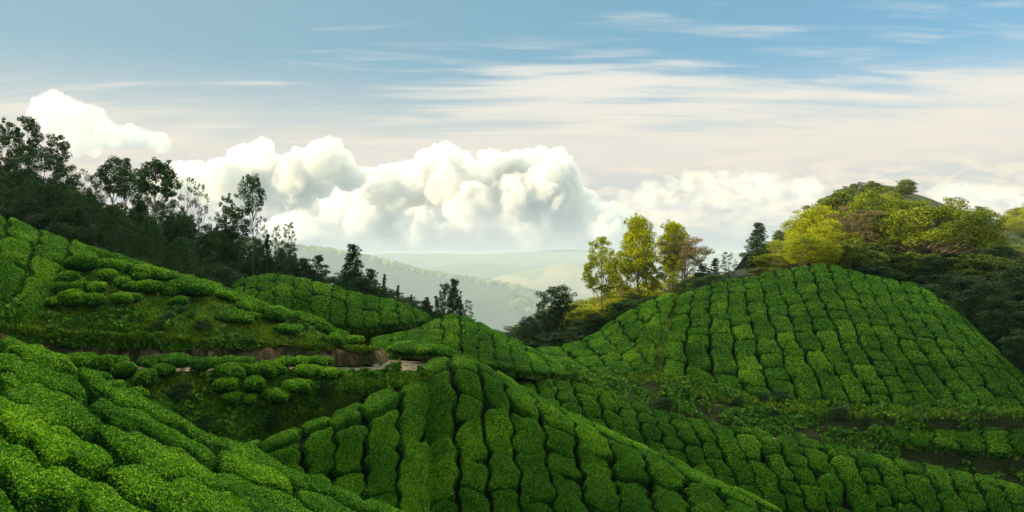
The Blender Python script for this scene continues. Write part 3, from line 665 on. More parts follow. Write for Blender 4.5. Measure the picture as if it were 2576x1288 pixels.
CC = [(125, 280, 26), (150, 272, 28), (185, 292, 28), (220, 302, 26), (110, 300, 22), (150, 305, 35), (245, 325, 28), (280, 340, 28), (320, 345, 24), (220, 345, 34), (360, 352, 20), (180, 350, 34), (400, 362, 16)]
cloud('cloud', CA, 19500, 3); cloud('cloud', CB, 24500, 4); cloud('cloud', CC, 30500, 5)
rgc = np.random.default_rng(12)
CD = [(X + rgc.uniform(-26, 26), y0 + rgc.uniform(-10, 10), rgc.uniform(15, 28)) for y0, st, a, b in ((470, 50, 1650, 2090), (505, 48, 1560, 2060), (545, 44, 1620, 2000), (585, 40, 1640, 1960), (480, 66, 2370, 2700), (520, 50, 2400, 2700)) for X in np.arange(a, b, st)]
cloud('cloud', CD, 36000, 6)

# ------------------------------------------------------------------ free standing tea bushes
def free_bush(patch, X, Y, w, h, rng, where, order, stems=True):
    """crown centred at display point (X, Y), w x h display units; stands on the patch"""
    base = patch.locate(X, Y + h * 0.75); d = base[1]
    W = w / F * d; Ht = max(0.55, h / F * d * 1.0); hb = 0.36 * Ht + 0.12
    Dp = max(0.9, W * rng.uniform(0.55, 0.8)); slope = rng.uniform(-0.05, 0.05)
    ns = patch_slope(patch, X, Y)
    def ground(A, B):
        return np.stack([base[0] + A * W / 2, base[1] - B * Dp / 2, base[2] + hb + A * W / 2 * ns * 0.8 + B * 0 - 0.18 * B * Dp / 2], -1)
    dist = np.linalg.norm(base); area = W * Dp + 1.4 * (W + Dp) * Ht
    ll = max(0.075, 0.0021 * dist); lw = ll * 0.55
    bag = bush_bag(ground, np.array([0, 0, 1.0]), Ht * 0.8, rng, 18, int(1.5 * area / (ll * lw * .5)), ll, lw, p=2.25, puff=0.34, tuck=True)
    sb = Bag(); nst = max(3, int(W * 3))
    for k in range(nst):
        a, b = rng.uniform(-.75, .75, 2); top = ground(np.array(a), np.array(b)) + np.array([0, 0, 0.12])
        bot = base + np.array([a * W * 0.18 + rng.uniform(-.05, .05), -b * Dp * .15, -0.25 + a * W * .18 * ns])
        mid = (top + bot) / 2 + rng.normal(size=3) * 0.06
        V, Q = tube([bot, mid, top], [0.035, 0.024, 0.012], 5); sb.add(V, Q, 0, .5, True)
    BUSHES.append(dict(bag=bag, stem=sb, px=w * h * 2.5 + 4000, lab=(where, order, None), c=base))
def patch_slope(p, X, Y):
    a = p.locate(X - 30, Y); b = p.locate(X + 30, Y); return float(np.clip((b[2] - a[2]) / max(.3, b[0] - a[0]), -0.5, 0.5))

FB5 = [(211, 668, 78, 46), (170, 705, 52, 36), (197, 727, 36, 32), (245, 730, 56, 28), (137, 765, 34, 24), (182, 757, 58, 48), (236, 762, 44, 38), (315, 757, 60, 34), (272, 697, 42, 34), (303, 715, 34, 32), (285, 672, 70, 30),
       (328, 671, 42, 20), (374, 690, 82, 32), (352, 707, 30, 14), (378, 727, 60, 34), (335, 727, 46, 28), (428, 738, 40, 28), (490, 730, 118, 42), (455, 763, 42, 24), (437, 705, 40, 18), (410, 683, 75, 22), (250, 643, 64, 22),
       (300, 655, 60, 18), (600, 803, 100, 24), (575, 750, 60, 24), (645, 775, 65, 24), (690, 797, 72, 34), (778, 810, 88, 26), (728, 833, 62, 24), (857, 846, 42, 22), (905, 829, 44, 14), (845, 866, 34, 24), (150, 728, 44, 28), (340, 690, 50, 22),
       (348, 662, 84, 18), (410, 668, 70, 18), (470, 698, 76, 20), (525, 716, 74, 20), (580, 736, 70, 18), (630, 754, 76, 18), (700, 776, 80, 18), (760, 796, 70, 16), (540, 738, 50, 18), (815, 832, 70, 16), (620, 780, 50, 16)]
rg = np.random.default_rng(5)
for k, b in enumerate(sorted(FB5)): free_bush(pt5, *b, rg, 'umbrella', k)
FB6 = [(201, 918, 94, 48), (268, 922, 54, 52), (302, 904, 38, 16), (310, 938, 60, 46), (366, 960, 45, 54), (378, 918, 60, 20), (415, 937, 54, 32), (442, 910, 86, 34), (505, 922, 46, 38), (535, 906, 42, 20), (583, 907, 62, 28), (582, 945, 78, 50),
       (575, 975, 60, 44), (585, 1006, 50, 30), (628, 910, 24, 24), (672, 937, 86, 42), (638, 975, 50, 42), (630, 1013, 30, 26), (697, 1003, 76, 38), (745, 978, 76, 34), (712, 914, 42, 18), (755, 911, 46, 22), (805, 916, 64, 28), (235, 965, 70, 50), (290, 985, 60, 44), (340, 1000, 50, 40), (770, 940, 70, 30), (835, 946, 50, 26)]
for k, b in enumerate(sorted(FB6)): free_bush(terr, *b, rg, 'terrace', k)
FB8 = [(1050, 884, 130, 16), (1020, 884, 90, 14), (1085, 890, 90, 16), (1120, 905, 50, 16), (1105, 893, 70, 16)]
hedge_ground = strip('verge', [[(980, 893, 54), (1040, 890, 54), (1100, 895, 53), (1160, 905, 51)], [(980, 903, 52), (1040, 902, 51), (1100, 905, 50), (1160, 920, 49)]], M_TURF, rough=0.05)
for k, b in enumerate(sorted(FB8)): free_bush(hedge_ground, *b, rg, 'verge', k)

# ------------------------------------------------------------------ turn the bushes into things
WH = {'near': ('tea bush on nearest mound', 'strip down', 'from its left end'),
      'central': ('tea bush on central mound', 'row from left', 'below the crest'),
      'lower right': ('tea bush on lower right slope', 'row from left', 'below the path'),
      'big right': ('tea bush on big right hill', 'row from grass track', 'below the trees'),
      'small right': ('tea bush left of grass track', 'row from left', 'below the trees'),
      'middle left': ('tea bush on hill under forest', 'row from left', 'down'),
      'middle': ('tea bush on middle knoll', 'row from left', 'down from top'),
      'left': ('tea bush on left hill', 'row from left edge', 'below its crest'),
      'spur': ('tea bush on right spur', 'row from left', 'down'),
      'umbrella': ('umbrella-shaped tea bush with bare stems on the left grassy slope',),
      'terrace': ('rounded tea bush on the terrace just below the dirt road',),
      'verge': ('low spreading tea bush on the verge at the road bend',)}
BUSHES.sort(key=lambda b: -b['px'])
def finish(bag, name, origin, mats):
    V = np.concatenate(bag.V) - origin
    return mesh(name, V, [np.concatenate(bag.Q)], np.concatenate(bag.M), np.concatenate(bag.R), mats, np.concatenate(bag.S))
rest = Bag(); reststem = Bag()
cnt = {}
for k, b in enumerate(BUSHES):
    if k < 300:
        w, i, j = b['lab']; t = WH[w]
        if j is not None: lab = f"{t[0]}, {ordn(i)} {t[1]}, {ordn(j)} {t[2]}"
        else: lab = f"{t[0]}, {ordn(i)} from the left"
        o = obj('tea_bush', finish(b['bag'], 'tea_bush', b['c'], [M_TEA, M_TBODY]))
        o.location = b['c']
        if 'stem' in b: obj('stem', finish(b['stem'], 'stem', b['c'], [M_STEM]), o)
        tag(o, lab, 'tea bush', 'clipped tea bushes covering the hills')
    else:
        for V, Q, M, R, S in zip(b['bag'].V, b['bag'].Q, b['bag'].M, b['bag'].R, b['bag'].S):
            rest.V.append(V); rest.Q.append(Q - Q.min() + rest.n if False else Q - (b['bag'].V[0].shape[0] if M[0] == 0 else 0) + rest.n)
            rest.n += len(V); rest.M.append(M); rest.R.append(R); rest.S.append(S)
o = obj('tea_bushes', rest.mesh('tea_bushes', [M_TEA, M_TBODY]))
tag(o, 'smaller clipped tea bushes covering the farther slopes in winding rows', 'tea bushes', None, 'stuff')
print('bushes', len(BUSHES))

# ------------------------------------------------------------------ grass as ground cover
def scatter_patch(p, n, rng, u0=0, u1=None, v0=0, v1=None, size=0.14, keep=None, lift=0.03):
    u = rng.uniform(u0, (p.nu - 1) if u1 is None else u1, n); v = rng.uniform(v0, (p.nv - 1) if v1 is None else v1, n)
    c = p(u, v)
    k = vnoise(c * 0.7, 3) + 0.5 * vnoise(c * 2.5, 8); m = k > 0.42
    if keep is not None: m &= keep(c, u, v)
    c = c[m]; u = u[m]; v = v[m]; k = k[m]; n = len(c)
    nrm = p.normal(u, v)
    T = unit(nrm * 0.3 + np.array([0, 0, 1.0]) + rng.normal(size=(n, 3)) * 0.55)
    Nn = unit(np.cross(T, rng.normal(size=(n, 3))))
    sz = size * rng.uniform(0.6, 1.7, n) * (0.5 + k)
    return c + nrm * 0.05 + T * (sz * 0.35)[:, None], T, Nn, sz
gb = Bag(); rg = np.random.default_rng(31)
for args in [(pt5, 60000, 0.15), (terr, 60000, 0.13), (bank, 9000, 0.20), (under, 7000, 0.18), (rbank, 9000, 0.2), (pt7, 6000, 0.2), (pt8, 7000, 0.2), (pt4b, 5000, 0.22), (hedge_ground, 1500, 0.12), (pts, 3000, 0.22), (ptg, 1500, 0.2)]:
    p, n, s = args
    kw = {}
    if p is bank: kw = dict(v1=0.5)
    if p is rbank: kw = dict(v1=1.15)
    if p in (pt7, pt8): kw = dict(v0=2.0)
    c, T, Nn, sz = scatter_patch(p, n, rg, size=s, **kw)
    V, Q = kites(c, T, Nn, sz * 1.15, sz * 0.42); gb.add(V, Q, 0, np.clip(rg.uniform(0, .85, len(Q)), 0, 1))
for p, n, s in [(pt5, 30000, 0.14), (terr, 80000, 0.14), (bank, 9000, 0.16), (under, 10000, 0.16), (rbank, 30000, 0.18), (pt7, 6000, 0.18), (pt8, 7000, 0.18), (pt1g, 9000, 0.07), (pts, 4000, 0.2), (hedge_ground, 1500, 0.1)]:
    c, T, Nn, sz = scatter_patch(p, n, rg, size=s, v1=1.15 if p is bank else None, keep=lambda c, u, v: fbm(c * np.array([.55, .55, .9]), 4, 21) > .47)
    lump = np.clip(fbm(c * 1.1, 3, 33) - .42, 0, .3) * 2.0
    c = c + np.stack([0 * lump, 0 * lump, lump * rg.uniform(.2, 1, len(c))], -1)
    Nn = unit(rg.normal(size=c.shape) * .7 + np.array([0, -.25, .6])); T = unit(np.cross(Nn, rg.normal(size=c.shape)))
    V, Q = kites(c, T, Nn, sz, sz * 0.55); gb.add(V, Q, 1, np.clip(rg.uniform(0, .8, len(Q)), 0, 1))
tag(obj('grass', gb.mesh('grass', [M_GRASS, M_WEED])), 'rough green grass and weeds over the open banks and slopes', 'grass', None, 'stuff')

# hanging weeds along the top of the cut bank
# stones and puddles on the road bend
rg = np.random.default_rng(8)
wb = Bag()
for k in range(10):
    X = rg.uniform(880, 1070); t = rg.uniform(0.35, 0.8)
    c = road.locate(X, 908 + 16 * t + rg.uniform(-2, 3)); c[2] += 0.035
    th = np.linspace(0, 2 * np.pi, 12, endpoint=False); r = rg.uniform(.15, .5) * (1 + .3 * np.sin(th * 2 + rg.uniform(0, 6)) + .15 * np.sin(3 * th))
    nrm = unit(np.array([0, -.02, 1.]))
    e1 = road.locate(X + 12, 915) - road.locate(X - 12, 915)
    V = c + np.stack([r * np.cos(th) * 1.8, r * np.sin(th), 0 * th], -1); V[:, 2] += (V[:, 1] - c[1]) * 0.0
    wb.add(V, np.arange(12)[None][:, :4] * 0 + np.array([[0, 1, 2, 3]]), 0)
    for a in ((0, 3, 4, 5), (0, 5, 6, 7), (0, 7, 8, 9), (0, 9, 10, 11)): wb.Q[-1] = np.concatenate([wb.Q[-1], np.array([a]) + wb.n - 12])
    wb.M[-1] = np.zeros(5, int); wb.R[-1] = np.full(5, .5); wb.S[-1] = np.zeros(5)
struct(obj('water', wb.mesh('water', [M_WATER])))
V0, F0 = ICO[3]
for k in range(34):
    if k == 0: c = road.locate(1064, 906); s = np.array([.42, .3, .22])
    else:
        X = rg.uniform(850, 1080); c = road.locate(X, rg.uniform(912, 932)); s = rg.uniform(.05, .13) * np.array([1.4, 1, .55])
    V = V0 * (0.75 + 0.5 * fbm(V0 * 1.3 + k * 7, 3, 2))[:, None] * s
    o = obj('stone', mesh('stone', V, F0, mats=[M_STONE], smooth=False), loc=c + np.array([0, 0, s[2] * .35]))
    tag(o, 'large tilted grey rock at the far edge of the muddy road bend' if k == 0 else 'small grey stone scattered on the muddy dirt road bend', 'rock' if k == 0 else 'stone', None if k == 0 else 'loose stones on the dirt road')

# ------------------------------------------------------------------ trees
def tree_proto(seed, t0=0.4, env=None, nc=26, cr=0.55, flat=0.75, nleaf=4000, ll=0.20, lw=0.105, rt=0.12, lean=0.3, leafm=None, bark=None, limb_drop=0.14, inner=0.35, multi=1, low_bare=0, upsweep=1.0):
    rng = np.random.default_rng(seed); H = 10.0; nleaf = int(nleaf * 1.5)
    tb = Bag(); cb = Bag()
    axes = []
    for m_ in range(multi):
        ln = np.array([rng.uniform(-1, 1), rng.uniform(-1, 1)]) * lean * (1 + (multi > 1) * 2.5)
        ks = np.linspace(0, 1, 9); wig = np.cumsum(rng.normal(size=(9, 2)) * 0.05, 0)
        ax = np.stack([ln[0] * ks ** 1.3 + wig[:, 0], ln[1] * ks ** 1.3 + wig[:, 1], ks * H * (0.97 if m_ == 0 else rng.uniform(.7, .95))], -1); ax[0, :2] *= 0.2
        axes.append(ax); V, Q = tube(ax, rt * (1 - ks * 0.88) * (1 if m_ == 0 else .75), 7); tb.add(V, Q, 0, .5, True)
    def axis(m_, z): ax = axes[m_]; return np.array([np.interp(z, ax[:, 2], ax[:, 0]), np.interp(z, ax[:, 2], ax[:, 1]), min(z, ax[-1, 2])])
    pts = []
    for i in range(nc):
        t = t0 + (1 - t0) * ((i + rng.uniform(0.1, .9)) / nc); a = i * 2.4 + rng.uniform(-.5, .5)
        R = env((t - t0) / (1 - t0)) * rng.uniform(inner, 1.0) ** 0.6
        m_ = i % multi; z = t * H
        c = axis(m_, z) + np.array([np.cos(a) * R, np.sin(a) * R, rng.uniform(-.15, .15)])
        za = max(0.22 * H, z - (R * upsweep + limb_drop * H * rng.uniform(.3, 1)))
        s = axis(m_, za); mid = (s * .45 + c * .55) + np.array([0, 0, -0.12 * R * upsweep])
        path = np.array([s, (s + mid) / 2 + rng.normal(size=3) * .05, mid, c]); r0 = rt * 0.38 * (1.1 - t)+0.018
        V, Q = tube(path, [r0, r0 * .8, r0 * .55, r0 * .2], 5); tb.add(V, Q, 0, .5, True)
        pts.append((c, cr * rng.uniform(.65, 1.3) * (0.55 + 0.6 * env((t - t0) / (1 - t0)) / max(env(x) for x in (0, .25, .5, .75)))))
        if rng.random() < 0.5:
            e = c + rng.normal(size=3) * np.array([.5, .5, .3]) * cr * 1.5; V, Q = tube([mid, (mid + e) / 2, e], [r0 * .4, r0 * .3, r0 * .12], 4); tb.add(V, Q, 0, .5, True)
            pts.append((e, cr * rng.uniform(.4, .8)))
    for i in range(low_bare):
        z = rng.uniform(.3, t0) * H; a = rng.uniform(0, 6.28); s = axis(0, z); L = rng.uniform(.6, 1.6)
        e = s + np.array([np.cos(a) * L, np.sin(a) * L, L * .9]); V, Q = tube([s, (s + e) / 2 - np.array([0, 0, .08]), e], [.03, .02, .008], 4); tb.add(V, Q, 0, .5, True)
    w = np.array([r ** 2 for _, r in pts]); cnts = (w / w.sum() * nleaf).astype(int) + 6
    top = axes[0][-1]
    for (c, r), n in zip(pts, cnts):
        d = unit(rng.normal(size=(n, 3))); rad = r * rng.uniform(0.25, 1, n) ** 0.5
        # sub-clumping so that the crown breaks up unevenly
        kn = unit(rng.normal(size=(7, 3))); kk = kn[rng.integers(0, 7, n)]; d = unit(d * .75 + kk * .65)
        p = c + d * rad[:, None] * np.array([1, 1, flat])
        Nn, T = leaf_frames(n, d * .7 + np.array([0, 0, .5]), .8, rng)
        sc = rng.uniform(.6, 1.35, n)
        V, Q = kites(p, T, Nn, ll * sc, lw * sc); cb.add(V, Q, 0, np.clip(rng.uniform(0, 1, n) * .75 + .2 * rng.random(), 0, 1))
    cv = np.concatenate(cb.V); wdt = (np.percentile(cv[:, 0], 98) - np.percentile(cv[:, 0], 2)); tp = np.percentile(cv[:, 2], 99.7)
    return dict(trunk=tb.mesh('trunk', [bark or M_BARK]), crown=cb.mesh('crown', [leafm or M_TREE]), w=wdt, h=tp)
def e_round(x): return 2.4 * math.sqrt(max(0.03, 1 - (2 * x - 0.9) ** 2 * .85))
def e_oval(x): return 1.9 * (math.sin(math.pi * (0.12 + 0.80 * x)) ** .8)
def e_cone(x): return 1.9 * (1.02 - x) ** 0.8 * (0.55 + .45 * min(1, x * 5))
def e_top(x): return 1.35 * math.sin(math.pi * (0.10 + .8 * x)) + .1
def e_flat(x): return 4.6 * math.sin(math.pi * (0.2 + .62 * x)) ** .6
def e_umb(x): return 5.6 * math.sqrt(max(0.02, 1 - x ** 2.4))
def e_shrub(x): return 3.6 * math.sqrt(max(0.05, 1 - x ** 2.2))
PR = {}
def proto(key, **kw): PR[key] = tree_proto(**kw)
proto('slender0', seed=1, t0=.58, env=e_top, nc=24, cr=.62, nleaf=3200, rt=.075, low_bare=7)
proto('lone', seed=41, t0=.72, env=lambda x: 1.15 * math.sin(math.pi * (.16 + .76 * x)) + .1, nc=24, cr=.48, nleaf=1500, rt=.07, low_bare=12)
proto('slender1', seed=2, t0=.60, env=e_top, nc=24, cr=.52, nleaf=2600, rt=.07, low_bare=5)
proto('slender2', seed=31, t0=.42, env=e_oval, nc=22, cr=.50, nleaf=2600, rt=.08)
proto('lollipop', seed=3, t0=.70, env=lambda x: 1.9 * math.sqrt(max(.05, 1 - (2 * x - .9) ** 2)), nc=34, cr=.6, nleaf=5200, rt=.08, low_bare=3)
proto('dark0', seed=4, t0=.30, env=e_oval, nc=36, cr=.72, nleaf=5200)
proto('dark1', seed=5, t0=.26, env=e_round, nc=42, cr=.78, nleaf=6500)
proto('dark2', seed=6, t0=.35, env=e_cone, nc=36, cr=.62, nleaf=5000)
proto('dark3', seed=7, t0=.30, env=e_oval, nc=30, cr=.66, nleaf=4200, multi=2)
proto('conical', seed=8, t0=.16, env=lambda x: 2.3 * (1.03 - x) ** .75 * (.6 + .4 * min(1, x * 4)), nc=64, cr=.62, nleaf=8000)
proto('spire', seed=9, t0=.12, env=lambda x: 1.5 * (1.03 - x) ** .9, nc=44, cr=.48, nleaf=4200)
proto('wispy', seed=10, t0=.25, env=e_oval, nc=40, cr=.36, nleaf=1500, rt=.06, upsweep=1.3)
proto('bare', seed=11, t0=.35, env=e_round, nc=40, cr=.36, nleaf=800, rt=.08, upsweep=1.1)
proto('shrub0', seed=12, t0=.12, env=e_shrub, nc=46, cr=1.1, nleaf=6500, ll=.32, lw=.17, rt=.16, multi=3)
proto('shrub1', seed=13, t0=.12, env=e_shrub, nc=38, cr=1.25, nleaf=5500, ll=.32, lw=.17, rt=.16, multi=3)
proto('tall_oval', seed=14, t0=.40, env=lambda x: 2.0 * (math.sin(math.pi * (.16 + .80 * x)) ** .75), nc=66, cr=.68, nleaf=11000, rt=.10, leafm=M_BRIGHT, bark=M_PALEBARK)
proto('open_bright', seed=15, t0=.42, env=lambda x: 1.9 * math.sin(math.pi * (.2 + .76 * x)) ** .9, nc=40, cr=.55, nleaf=5500, rt=.09, leafm=M_BRIGHT, bark=M_PALEBARK)
proto('bright0', seed=16, t0=.16, env=e_round, nc=56, cr=.95, nleaf=12000, leafm=M_BRIGHT, bark=M_PALEBARK, multi=2)
proto('bright1', seed=17, t0=.25, env=e_oval, nc=40, cr=.75, nleaf=6000, leafm=M_BRIGHT, bark=M_PALEBARK)
proto('bright_shrub', seed=18, t0=.1, env=e_shrub, nc=50, cr=1.15, nleaf=7500, ll=.30, lw=.16, rt=.14, leafm=M_BRIGHT, multi=3)
proto('flat', seed=19, t0=.50, env=e_flat, nc=62, cr=1.05, flat=.30, nleaf=9000, rt=.22, leafm=M_BROWN, bark=M_PALEBARK, multi=3, lean=.5, upsweep=.55)
proto('umbrella', seed=20, t0=.42, env=e_umb, nc=150, cr=1.05, flat=.6, nleaf=30000, rt=.32, leafm=M_OLIVE, bark=M_PALEBARK, multi=4, lean=.6, upsweep=.6, inner=.5)
proto('vase', seed=21, t0=.52, env=lambda x: 3.2 * math.sqrt(max(.04, 1 - (1.8 * x - .7) ** 2)), nc=70, cr=.85, flat=.6, nleaf=11000, rt=.16, leafm=M_OLIVE, bark=M_PALEBARK, multi=4, lean=.25, upsweep=1.4)
proto('sage0', seed=22, t0=.18, env=e_round, nc=50, cr=.95, nleaf=9000, ll=.30, lw=.16, leafm=M_SAGE)
proto('sage1', seed=23, t0=.3, env=e_oval, nc=34, cr=.75, nleaf=4500, ll=.30, lw=.16, leafm=M_SAGE)
proto('darkround', seed=24, t0=.2, env=e_round, nc=60, cr=.9, nleaf=9000)

def gnd(patch, X, d):
    A, pr, U, V = patch.cache(); k = np.argmin(((pr[:, 0] - X) / F * d) ** 2 + (A[:, 1] - d) ** 2 * 1.0); return A[k][2]
TREES = 0
LAND = []
USED = {}
def rel_label(kind, X, Yt, size, fallback):
    """say which landmark tree the copy stands beside, and how it differs"""
    best = min(LAND, key=lambda l: (l[0] - X) ** 2 + ((l[1] - Yt) * .6) ** 2)
    dx, dy = X - best[0], Yt - best[1]
    rel = 'below' if abs(dx) < 22 else ('left of' if dx < 0 else 'right of')
    if abs(dx) >= 22 and dy > 60: rel = 'below and ' + rel
    base = f"{kind} {rel} the {best[2]}"
    for pre in ('', 'larger ', 'smaller ', 'nearer ', 'farther ', 'lower ', 'higher '):
        lab = pre + base
        if lab not in USED: USED[lab] = 1; return lab
    return base
def place(key, X, d, Ytop, patch=None, w=None, z=None, name='tree', label='', cat='tree', group=None, rng=RNG, cl='crown', tl='trunk', sink=0.25):
    global TREES
    p = PR[key]; gz = (gnd(patch, X, d) if z is None else z) - sink
    top = (CY - Ytop) / F * d; h = top - gz
    if h < 0.8: return None
    s = h / p['h']; sx = s if w is None else (w / F * d) / p['w']
    o = bpy.data.objects.new(name, None); COL.objects.link(o); o.empty_display_size = .5
    o.location = ((X - CX) / F * d, d, gz); o.rotation_euler = (0, 0, rng.uniform(0, 6.28)); o.scale = (sx, sx, s)
    tag(o, label, cat, group)
    a = bpy.data.objects.new(cl, p['crown']); COL.objects.link(a); a.parent = o
    b = bpy.data.objects.new(tl, p['trunk']); COL.objects.link(b); b.parent = o
    TREES += 1; return o

# landmark trees of the left forest
GL = 'trees of the dark forest on the left hillside'
LMK = [('slender2', 30, 96, 300, 60, 'small-crowned tree on the forest skyline at the far left edge'),
       ('slender1', 75, 94, 293, 60, 'tallest slender tree on the skyline near the left edge, pointed top'),
       ('slender2', 8, 90, 335, 90, 'leafy tree cut by the left edge of the picture'),
       ('slender1', 138, 95, 338, 56, 'slim tree with a small oval crown right of the tallest left tree'),
       ('slender2', 55, 90, 365, 76, 'leafy tree below the two tallest trees at the left edge'),
       ('dark3', 100, 88, 375, 90, 'bushy dark tree beneath the tallest slender tree'),
       ('dark0', 165, 90, 415, 80, 'rounded dark tree on the skyline right of the small oval crown'),
       ('bare', 215, 96, 425, 50, 'thin open tree in the gap of the left skyline'),
       ('dark3', 245, 96, 425, 50, 'thin skyline tree with a ragged crown left of the paired slim trees'),
       ('slender1', 283, 92, 395, 60, 'left one of two slim tall skyline trees with ragged crowns'),
       ('slender0', 318, 90, 398, 62, 'right one of two slim tall skyline trees with ragged crowns'),
       ('lollipop', 392, 84, 402, 80, 'tall tree with a full round crown on a bare trunk at the forest top'),
       ('slender0', 358, 90, 470, 50, 'smaller slim tree left of the full round crowned tree'),
       ('bare', 470, 92, 446, 70, 'sparse nearly bare tree right of the round crowned tree'),
       ('bare', 500, 90, 462, 60, 'thin bare tree standing second right of the round crowned tree'),
       ('slender2', 440, 88, 475, 56, 'short ragged tree between the round crown and the bare trees'),
       ('slender2', 565, 90, 488, 46, 'small slender tree left of the lone tall tree'),
       ('slender1', 598, 88, 520, 70, 'leaning ragged tree just left of the lone tall tree'),
       ('lone', 636, 80, 438, 52, 'lone tall slender tree with a small crown, highest beside the clouds'),
       ('wispy', 655, 84, 545, 40, 'wispy thin tree just right of the lone tall tree'),
       ('wispy', 692, 84, 568, 36, 'small wispy tree on the falling skyline'),
       ('wispy', 722, 82, 560, 50, 'wispy see-through tree at the right end of the left forest'),
       ('spire', 672, 82, 590, 34, 'narrow dark tree between two wispy trees'),
       ('dark2', 800, 82, 642, 50, 'small dark pointed tree left of the big conical tree'),
       ('dark0', 765, 82, 650, 44, 'little rounded dark tree on the descending ridge'),
       ('conical', 884, 80, 616, 58, 'big dark conical tree standing over the middle tea hill'),
       ('conical', 932, 79, 677, 48, 'medium conical tree right of the big conical tree'),
       ('spire', 965, 78, 690, 22, 'narrow spire tree right of the medium conical tree'),
       ('spire', 1000, 77, 718, 22, 'small spire tree on the tea hill crest'),
       ('spire', 1035, 76, 741, 18, 'tiny spire tree near the end of the crest'),
       ('dark0', 1119, 70, 713, 36, 'left tree of the dark cluster above the road bend'),
       ('conical', 1150, 70, 703, 42, 'tall pointed tree of the dark cluster above the road bend'),
       ('wispy', 1168, 69.5, 755, 50, 'low feathery tree at the right of the dark cluster'),
       ('spire', 1100, 71, 745, 26, 'narrow tree at the left foot of the dark cluster'),
       ('dark2', 1066, 72, 755, 34, 'small dark bushy tree left of the dark cluster'),
       ('spire', 1078, 72, 748, 30, 'feathery young tree just left of the dark cluster')]
SHORT = {'lone tall slender tree with a small crown, highest beside the clouds': 'lone tall slender tree', 'tallest slender tree on the skyline near the left edge, pointed top': 'tallest tree at the left edge', 'tall tree with a full round crown on a bare trunk at the forest top': 'tall round crowned tree',
 'left one of two slim tall skyline trees with ragged crowns': 'left of two slim skyline trees', 'big dark conical tree standing over the middle tea hill': 'big dark conical tree', 'wispy see-through tree at the right end of the left forest': 'wispy tree ending the left forest', 'sparse nearly bare tree right of the round crowned tree': 'sparse nearly bare tree',
 'slim tree with a small oval crown right of the tallest left tree': 'slim tree with small oval crown', 'tall pointed tree of the dark cluster above the road bend': 'pointed tree above the road bend', 'small slender tree left of the lone tall tree': 'small slender skyline tree', 'leafy tree cut by the left edge of the picture': 'leafy tree cut by the left edge',
 'tallest sunlit tree with a full oval crown on the right ridge': 'tallest sunlit tree', 'slender sunlit tree with an open crown, leftmost tall tree on the right ridge': 'slender sunlit tree', 'brown flat-topped layered tree right of the tallest tree': 'brown flat-topped ridge tree', 'dark rounded tree at the left end of the right ridge': 'dark rounded tree ending the ridge',
 'pointed half-sunlit tree standing alone left of the wooded hill': 'pointed half-sunlit tree', 'huge dark umbrella-shaped tree on the right': 'huge umbrella-shaped tree', 'tall tree with pale bare trunks and a dark crown on the wooded hill': 'tall pale-trunked tree', 'brown flat-topped tree with pale limbs on the wooded hill': 'brown tree on the wooded hill', 'full sunlit yellow-green tree on the left flank of the wooded hill': 'full sunlit yellow-green tree', 'dark spreading tree at the right edge': 'dark spreading tree at right edge'}
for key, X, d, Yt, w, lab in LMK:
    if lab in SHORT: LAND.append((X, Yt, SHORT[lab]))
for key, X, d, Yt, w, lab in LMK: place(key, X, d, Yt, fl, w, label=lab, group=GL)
place('slender1', 145, 60, 560, fl, 60, label='pale slim tree in front of the forest near the left tea hill', group=GL)

profL = lambda X: np.interp(X, [-300, 0, 60, 130, 200, 260, 330, 420, 470, 520, 600, 660, 720, 760, 830, 880, 950, 1010, 1060, 1110, 1180, 1240], [330, 385, 400, 415, 440, 462, 472, 480, 505, 530, 560, 590, 610, 650, 672, 690, 715, 742, 765, 770, 800, 830])
rg = np.random.default_rng(77); nt = 0
for d in (98, 93, 88, 83, 78, 73, 68, 64):
    for X in np.arange(-130, 1050, 60 if d > 75 else 84):
        X = X + rg.uniform(-25, 25); dd = d + rg.uniform(-2, 2)
        if X > 590 and d < 82: continue
        if X > 520 and d < 76: continue
        gz = gnd(fl, X, dd); h = rg.uniform(4.2, 7.8) * (1 if d > 75 else .75); Yt = CY - (gz + h) / dd * F
        Yt = max(Yt, profL(X) + 14 + rg.uniform(0, 34) + (98 - d) * 1.2)
        if rg.random() < .12: Yt -= rg.uniform(10, 32)
        key = rg.choice(['dark0', 'dark1', 'dark2', 'dark3', 'slender2', 'slender1', 'lollipop'], p=[.20, .14, .12, .18, .14, .12, .10])
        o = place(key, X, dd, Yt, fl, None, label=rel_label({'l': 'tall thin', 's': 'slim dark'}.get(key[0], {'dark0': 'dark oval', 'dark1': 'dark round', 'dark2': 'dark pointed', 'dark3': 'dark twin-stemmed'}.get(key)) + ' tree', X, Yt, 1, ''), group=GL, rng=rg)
        if o is None: continue
        sm_ = o.scale[2]; o.scale = (max(sm_, .5) * rg.uniform(.72, .98),) * 2 + (sm_,)
GS = 'low shrubs filling the left forest'
for d in (96, 86, 77, 70, 63):
    for X in np.arange(-130, 1230, 62):
        X = X + rg.uniform(-30, 30); dd = d + rg.uniform(-2, 2)
        if X > 590 and d < 75: continue
        if X > 1000 and d > 80: dd = rg.uniform(72, 76)
        gz = gnd(fl, X, dd); h = rg.uniform(1.2, 2.6) * (1.9 if d > 80 else 1.3); Yt = CY - (gz + h) / dd * F
        Yt = max(Yt, profL(X) + rg.uniform(0, 20))
        o = place(rg.choice(['shrub0', 'shrub1']), X, dd, Yt, fl, rg.uniform(70, 120), name='shrub', label=rel_label('dark undergrowth shrub', X, Yt, 1, ''), cat='shrub', group=GS, rng=rg, sink=.15, cl='foliage', tl='stems')

